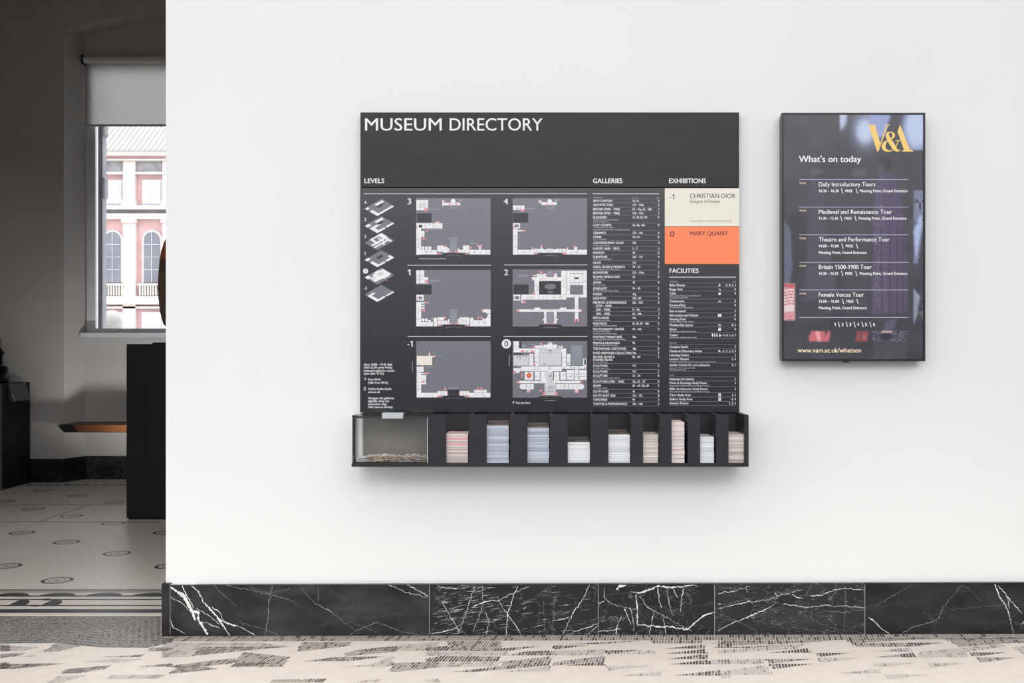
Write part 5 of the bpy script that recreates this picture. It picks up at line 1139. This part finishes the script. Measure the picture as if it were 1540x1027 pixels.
m.ppoly(lg((890, 243), (1102, 785), (975, 785), (838, 390)), ly, E_g); m.ppoly(lg((922, 812), (1168, 812), (1160, 792), (1110, 772), (970, 772), (950, 794), (925, 798)), ly-0.0001, E_g)
m.pstroke(l3((690, 552, 14), (745, 505, 50), (755, 450, 52), (725, 412, 34), (680, 404, 18), (632, 428, 56), (628, 490, 74), (668, 570, 88), (725, 660, 92), (780, 745, 84), (825, 788, 50), (868, 788, 26), (893, 760, 10)), ly-0.0002, E_g, 8)
m.pstroke(l3((650, 575, 10), (592, 608, 46), (552, 660, 76), (545, 720, 80), (580, 772, 66), (640, 798, 32), (705, 792, 18), (765, 745, 16), (820, 670, 18), (850, 590, 20), (852, 575, 18)), ly-0.0003, E_g, 8)
m.ppoly(lg((790, 570), (890, 570), (890, 586), (790, 586)), ly-0.0001, E_g)
m.build('logo', sc_)

# ================================================================== LEFT ROOM
fz = floor_z(-3)
# black plinth with urn, partly behind the white wall
PL = 0.677*D
px0 = X(190, PL); pxw = 0.95
pl = thing('plinth', 'tall matt black plinth beside the edge of the white wall', 'plinth', (px0+pxw/2, PL+0.4, fz))
m = MB(); m.box(px0, px0+pxw, PL, PL+0.8, fz+0.012, Z(517.3, PL), M_black); m.build('body', pl, bevel=0.003)
m = MB(); m.box(px0+0.012, px0+pxw-0.012, PL+0.012, PL+0.788, fz, fz+0.012, M_black); m.build('foot', pl)
zt = Z(517.3, PL); cyu = PL+0.36; rr_ = ratio(cyu)
cxu = X(306, cyu)
sc1 = S*rr_
ur = thing('urn', 'mottled brown bellied urn on the tall black plinth, half hidden by the wall', 'urn', (cxu, cyu, zt))
m = MB(); m.box(X(229, cyu-0.25), 2*cxu-X(229, cyu-0.25), cyu-0.25, cyu+0.25, zt, zt+0.012, M_black); m.build('base_slab', ur, bevel=0.002)
def zy(py): return EYE+(VY-py)*sc1
M_urn = mat('mottled_brown_glaze', rgb(98, 78, 58), 0.4, 0.5, vary=0.75, scale=42, bump=0.4)
M_urn2 = mat('orange_glaze_band', rgb(168, 92, 52), 0.4, 0.5, vary=0.5, scale=50)
prof = [(30, 515), (34, 506), (46, 498), (57, 488), (61.5, 470), (64, 448), (64.6, 430), (64, 415), (62.5, 395)]
m = MB(); m.lathe([(a*sc1, zy(b)-0.001 if b < 510 else zt+0.012) for a, b in prof], cxu, cyu, M_urn, 48); m.build('belly', ur)
m = MB(); m.lathe([(a*sc1, zy(b)) for a, b in ((62.5, 395), (60, 380), (56, 366), (48, 352), (36, 340))], cxu, cyu, M_urn2, 48); m.build('shoulder', ur)
m = MB(); m.lathe([(a*sc1, zy(b)) for a, b in ((36, 340), (30, 330), (29, 318), (36, 308), (40, 304), (36, 304), (26, 318))], cxu, cyu, M_urn, 48); m.build('neck', ur)
# pedestal at the left with a dark sculpture
PF = (2.03-1)*D; PBk = RY-0.06
pr0 = X(4, PF)
pd = thing('pedestal', 'low black pedestal at the far left with a small caption plate', 'pedestal', (pr0-0.3, (PF+PBk)/2, fz))
M_pf = mat('lit_pedestal_face', rgb(92, 96, 104), 0.4, 0.5, vary=0.08, scale=5)  # light on the black pedestal's front, put into a grey colour
ztp = Z(577, PF)
m = MB(); m.box(pr0-0.48, pr0, PF, PBk, fz, ztp, M_black); m.build('body', pd, bevel=0.003)
m = MB(); m.box(pr0-0.478, pr0-0.004, PF-0.004, PF-0.0002, fz+0.004, ztp-0.004, M_pf); m.build('front_face', pd)
M_cap = mat('grey_caption_plate', rgb(70, 72, 76), 0.25, 0.6, vary=0.1)
m = MB(); ya_, yb_ = PF+0.10, PF+0.40
m.add([(pr0+0.004, ya_, ztp-0.005), (pr0+0.004, yb_, ztp-0.005), (pr0+0.05, yb_, ztp-0.16), (pr0+0.05, ya_, ztp-0.16), (pr0, ya_, ztp-0.012), (pr0, yb_, ztp-0.012), (pr0+0.001, yb_, ztp-0.17), (pr0+0.001, ya_, ztp-0.17)],
      [[0, 3, 2, 1], [4, 5, 6, 7], [0, 1, 5, 4], [3, 7, 6, 2], [0, 4, 7, 3], [1, 2, 6, 5]], M_cap)
m.build('caption_plate', pd)
m = MB(); m.add([(pr0+0.006, ya_-0.002, ztp-0.02), (pr0+0.006, ya_+0.012, ztp-0.02), (pr0+0.053, ya_+0.012, ztp-0.162), (pr0+0.053, ya_-0.002, ztp-0.162)], [[0, 3, 2, 1]], M_rule); m.build('plate_edge', pd)
M_brz = mat('dark_bronze', rgb(22, 20, 18), 0.4, 0.5, 0.6, vary=0.5, scale=20, bump=0.3)
ctx = bpy.data.textures.new('lumps', 'CLOUDS'); ctx.noise_scale = 0.07
def rough(o, k):
    sb = o.modifiers.new('subdivide', 'SUBSURF'); sb.levels = 2; sb.render_levels = 2
    d = o.modifiers.new('lumps', 'DISPLACE'); d.texture = ctx; d.strength = k; d.mid_level = 0.5; d.texture_coords = 'GLOBAL'
sy_ = PF+0.25; u = S*ratio(sy_)
scx = X(-8, sy_); 
sp_ = thing('bronze_sculpture', 'small dark bronze sculpture standing on the low pedestal at far left', 'sculpture', (scx, sy_, ztp))
m = MB(); m.lathe([(19*u, ztp), (20*u, ztp+4*u), (18.5*u, ztp+7*u), (15*u, ztp+10*u), (16*u, ztp+13*u), (18*u, ztp+16*u), (19*u, ztp+20*u), (18*u, ztp+24*u), (13*u, ztp+26*u)], scx, sy_, M_brz, 9); m.build('rock_base', sp_)
m = MB()
prf = [(12, 25), (10, 30), (12, 36), (13, 42), (10, 48), (7, 54), (9, 60), (10, 66), (7, 74), (3, 78), (0.4, 79)]
m.lathe([(a*u, ztp+b*u) for a, b in prf], scx-1*u, sy_, M_brz, 10, 1.0, 0.7)
m.rod((scx+8*u, sy_, ztp+40*u), (scx+12*u, sy_-0.02, ztp+28*u), 0.014, M_brz, 8); m.rod((scx+7*u, sy_, ztp+52*u), (scx+13*u, sy_, ztp+44*u), 0.012, M_brz, 8); m.rod((scx-9*u, sy_, ztp+52*u), (scx-15*u, sy_, ztp+40*u), 0.014, M_brz, 8)
rough(m.build('figure', sp_), 0.03)
# wall bench under the window
B1 = RY-0.42
bn = thing('bench', 'dark wooden bench board fixed below the far window', 'bench', (X(200, B1), B1, Z(650, B1)))
bxa, bxb = X(85.5, B1), X(330, B1); zt2, zb2 = Z(638.5, B1), Z(650.5, B1)
M_bw = mat('lit_brown_oak', rgb(108, 66, 38), 0.4, 0.5, vary=0.25, scale=6, stretch=(0.3, 4, 12))  # bench edge where light falls, its brightness put into the colour
M_bd = mat('shaded_bench_wood', rgb(34, 31, 30), 0.4, 0.5, vary=0.2, scale=6, stretch=(0.3, 4, 12))  # same bench away from the light, its shade put into the colour
m = MB(); m.prism([(bxa, zt2-0.012), (bxa+0.02, zt2), (bxb-0.02, zt2), (bxb, zt2-0.012), (bxb-0.055, zb2), (bxa+0.055, zb2)], B1+0.016, RY-0.001, M_bd); m.build('seat', bn)
m = MB(); m.prism([(bxa+0.14, zt2-0.006), (bxa+0.25, zt2-0.003), (bxb-0.25, zt2-0.003), (bxb-0.14, zt2-0.006), (bxb-0.2, zb2+0.006), (bxa+0.2, zb2+0.006)], B1, B1+0.016, M_bw); m.build('front_edge', bn)
for px in (232, 300):
    m = MB(); xx = X(px, B1+0.1); m.box(xx-0.03, xx+0.03, B1+0.06, B1+0.12, fz, zb2, M_bd); m.build('leg', bn)
print('coins', nc)
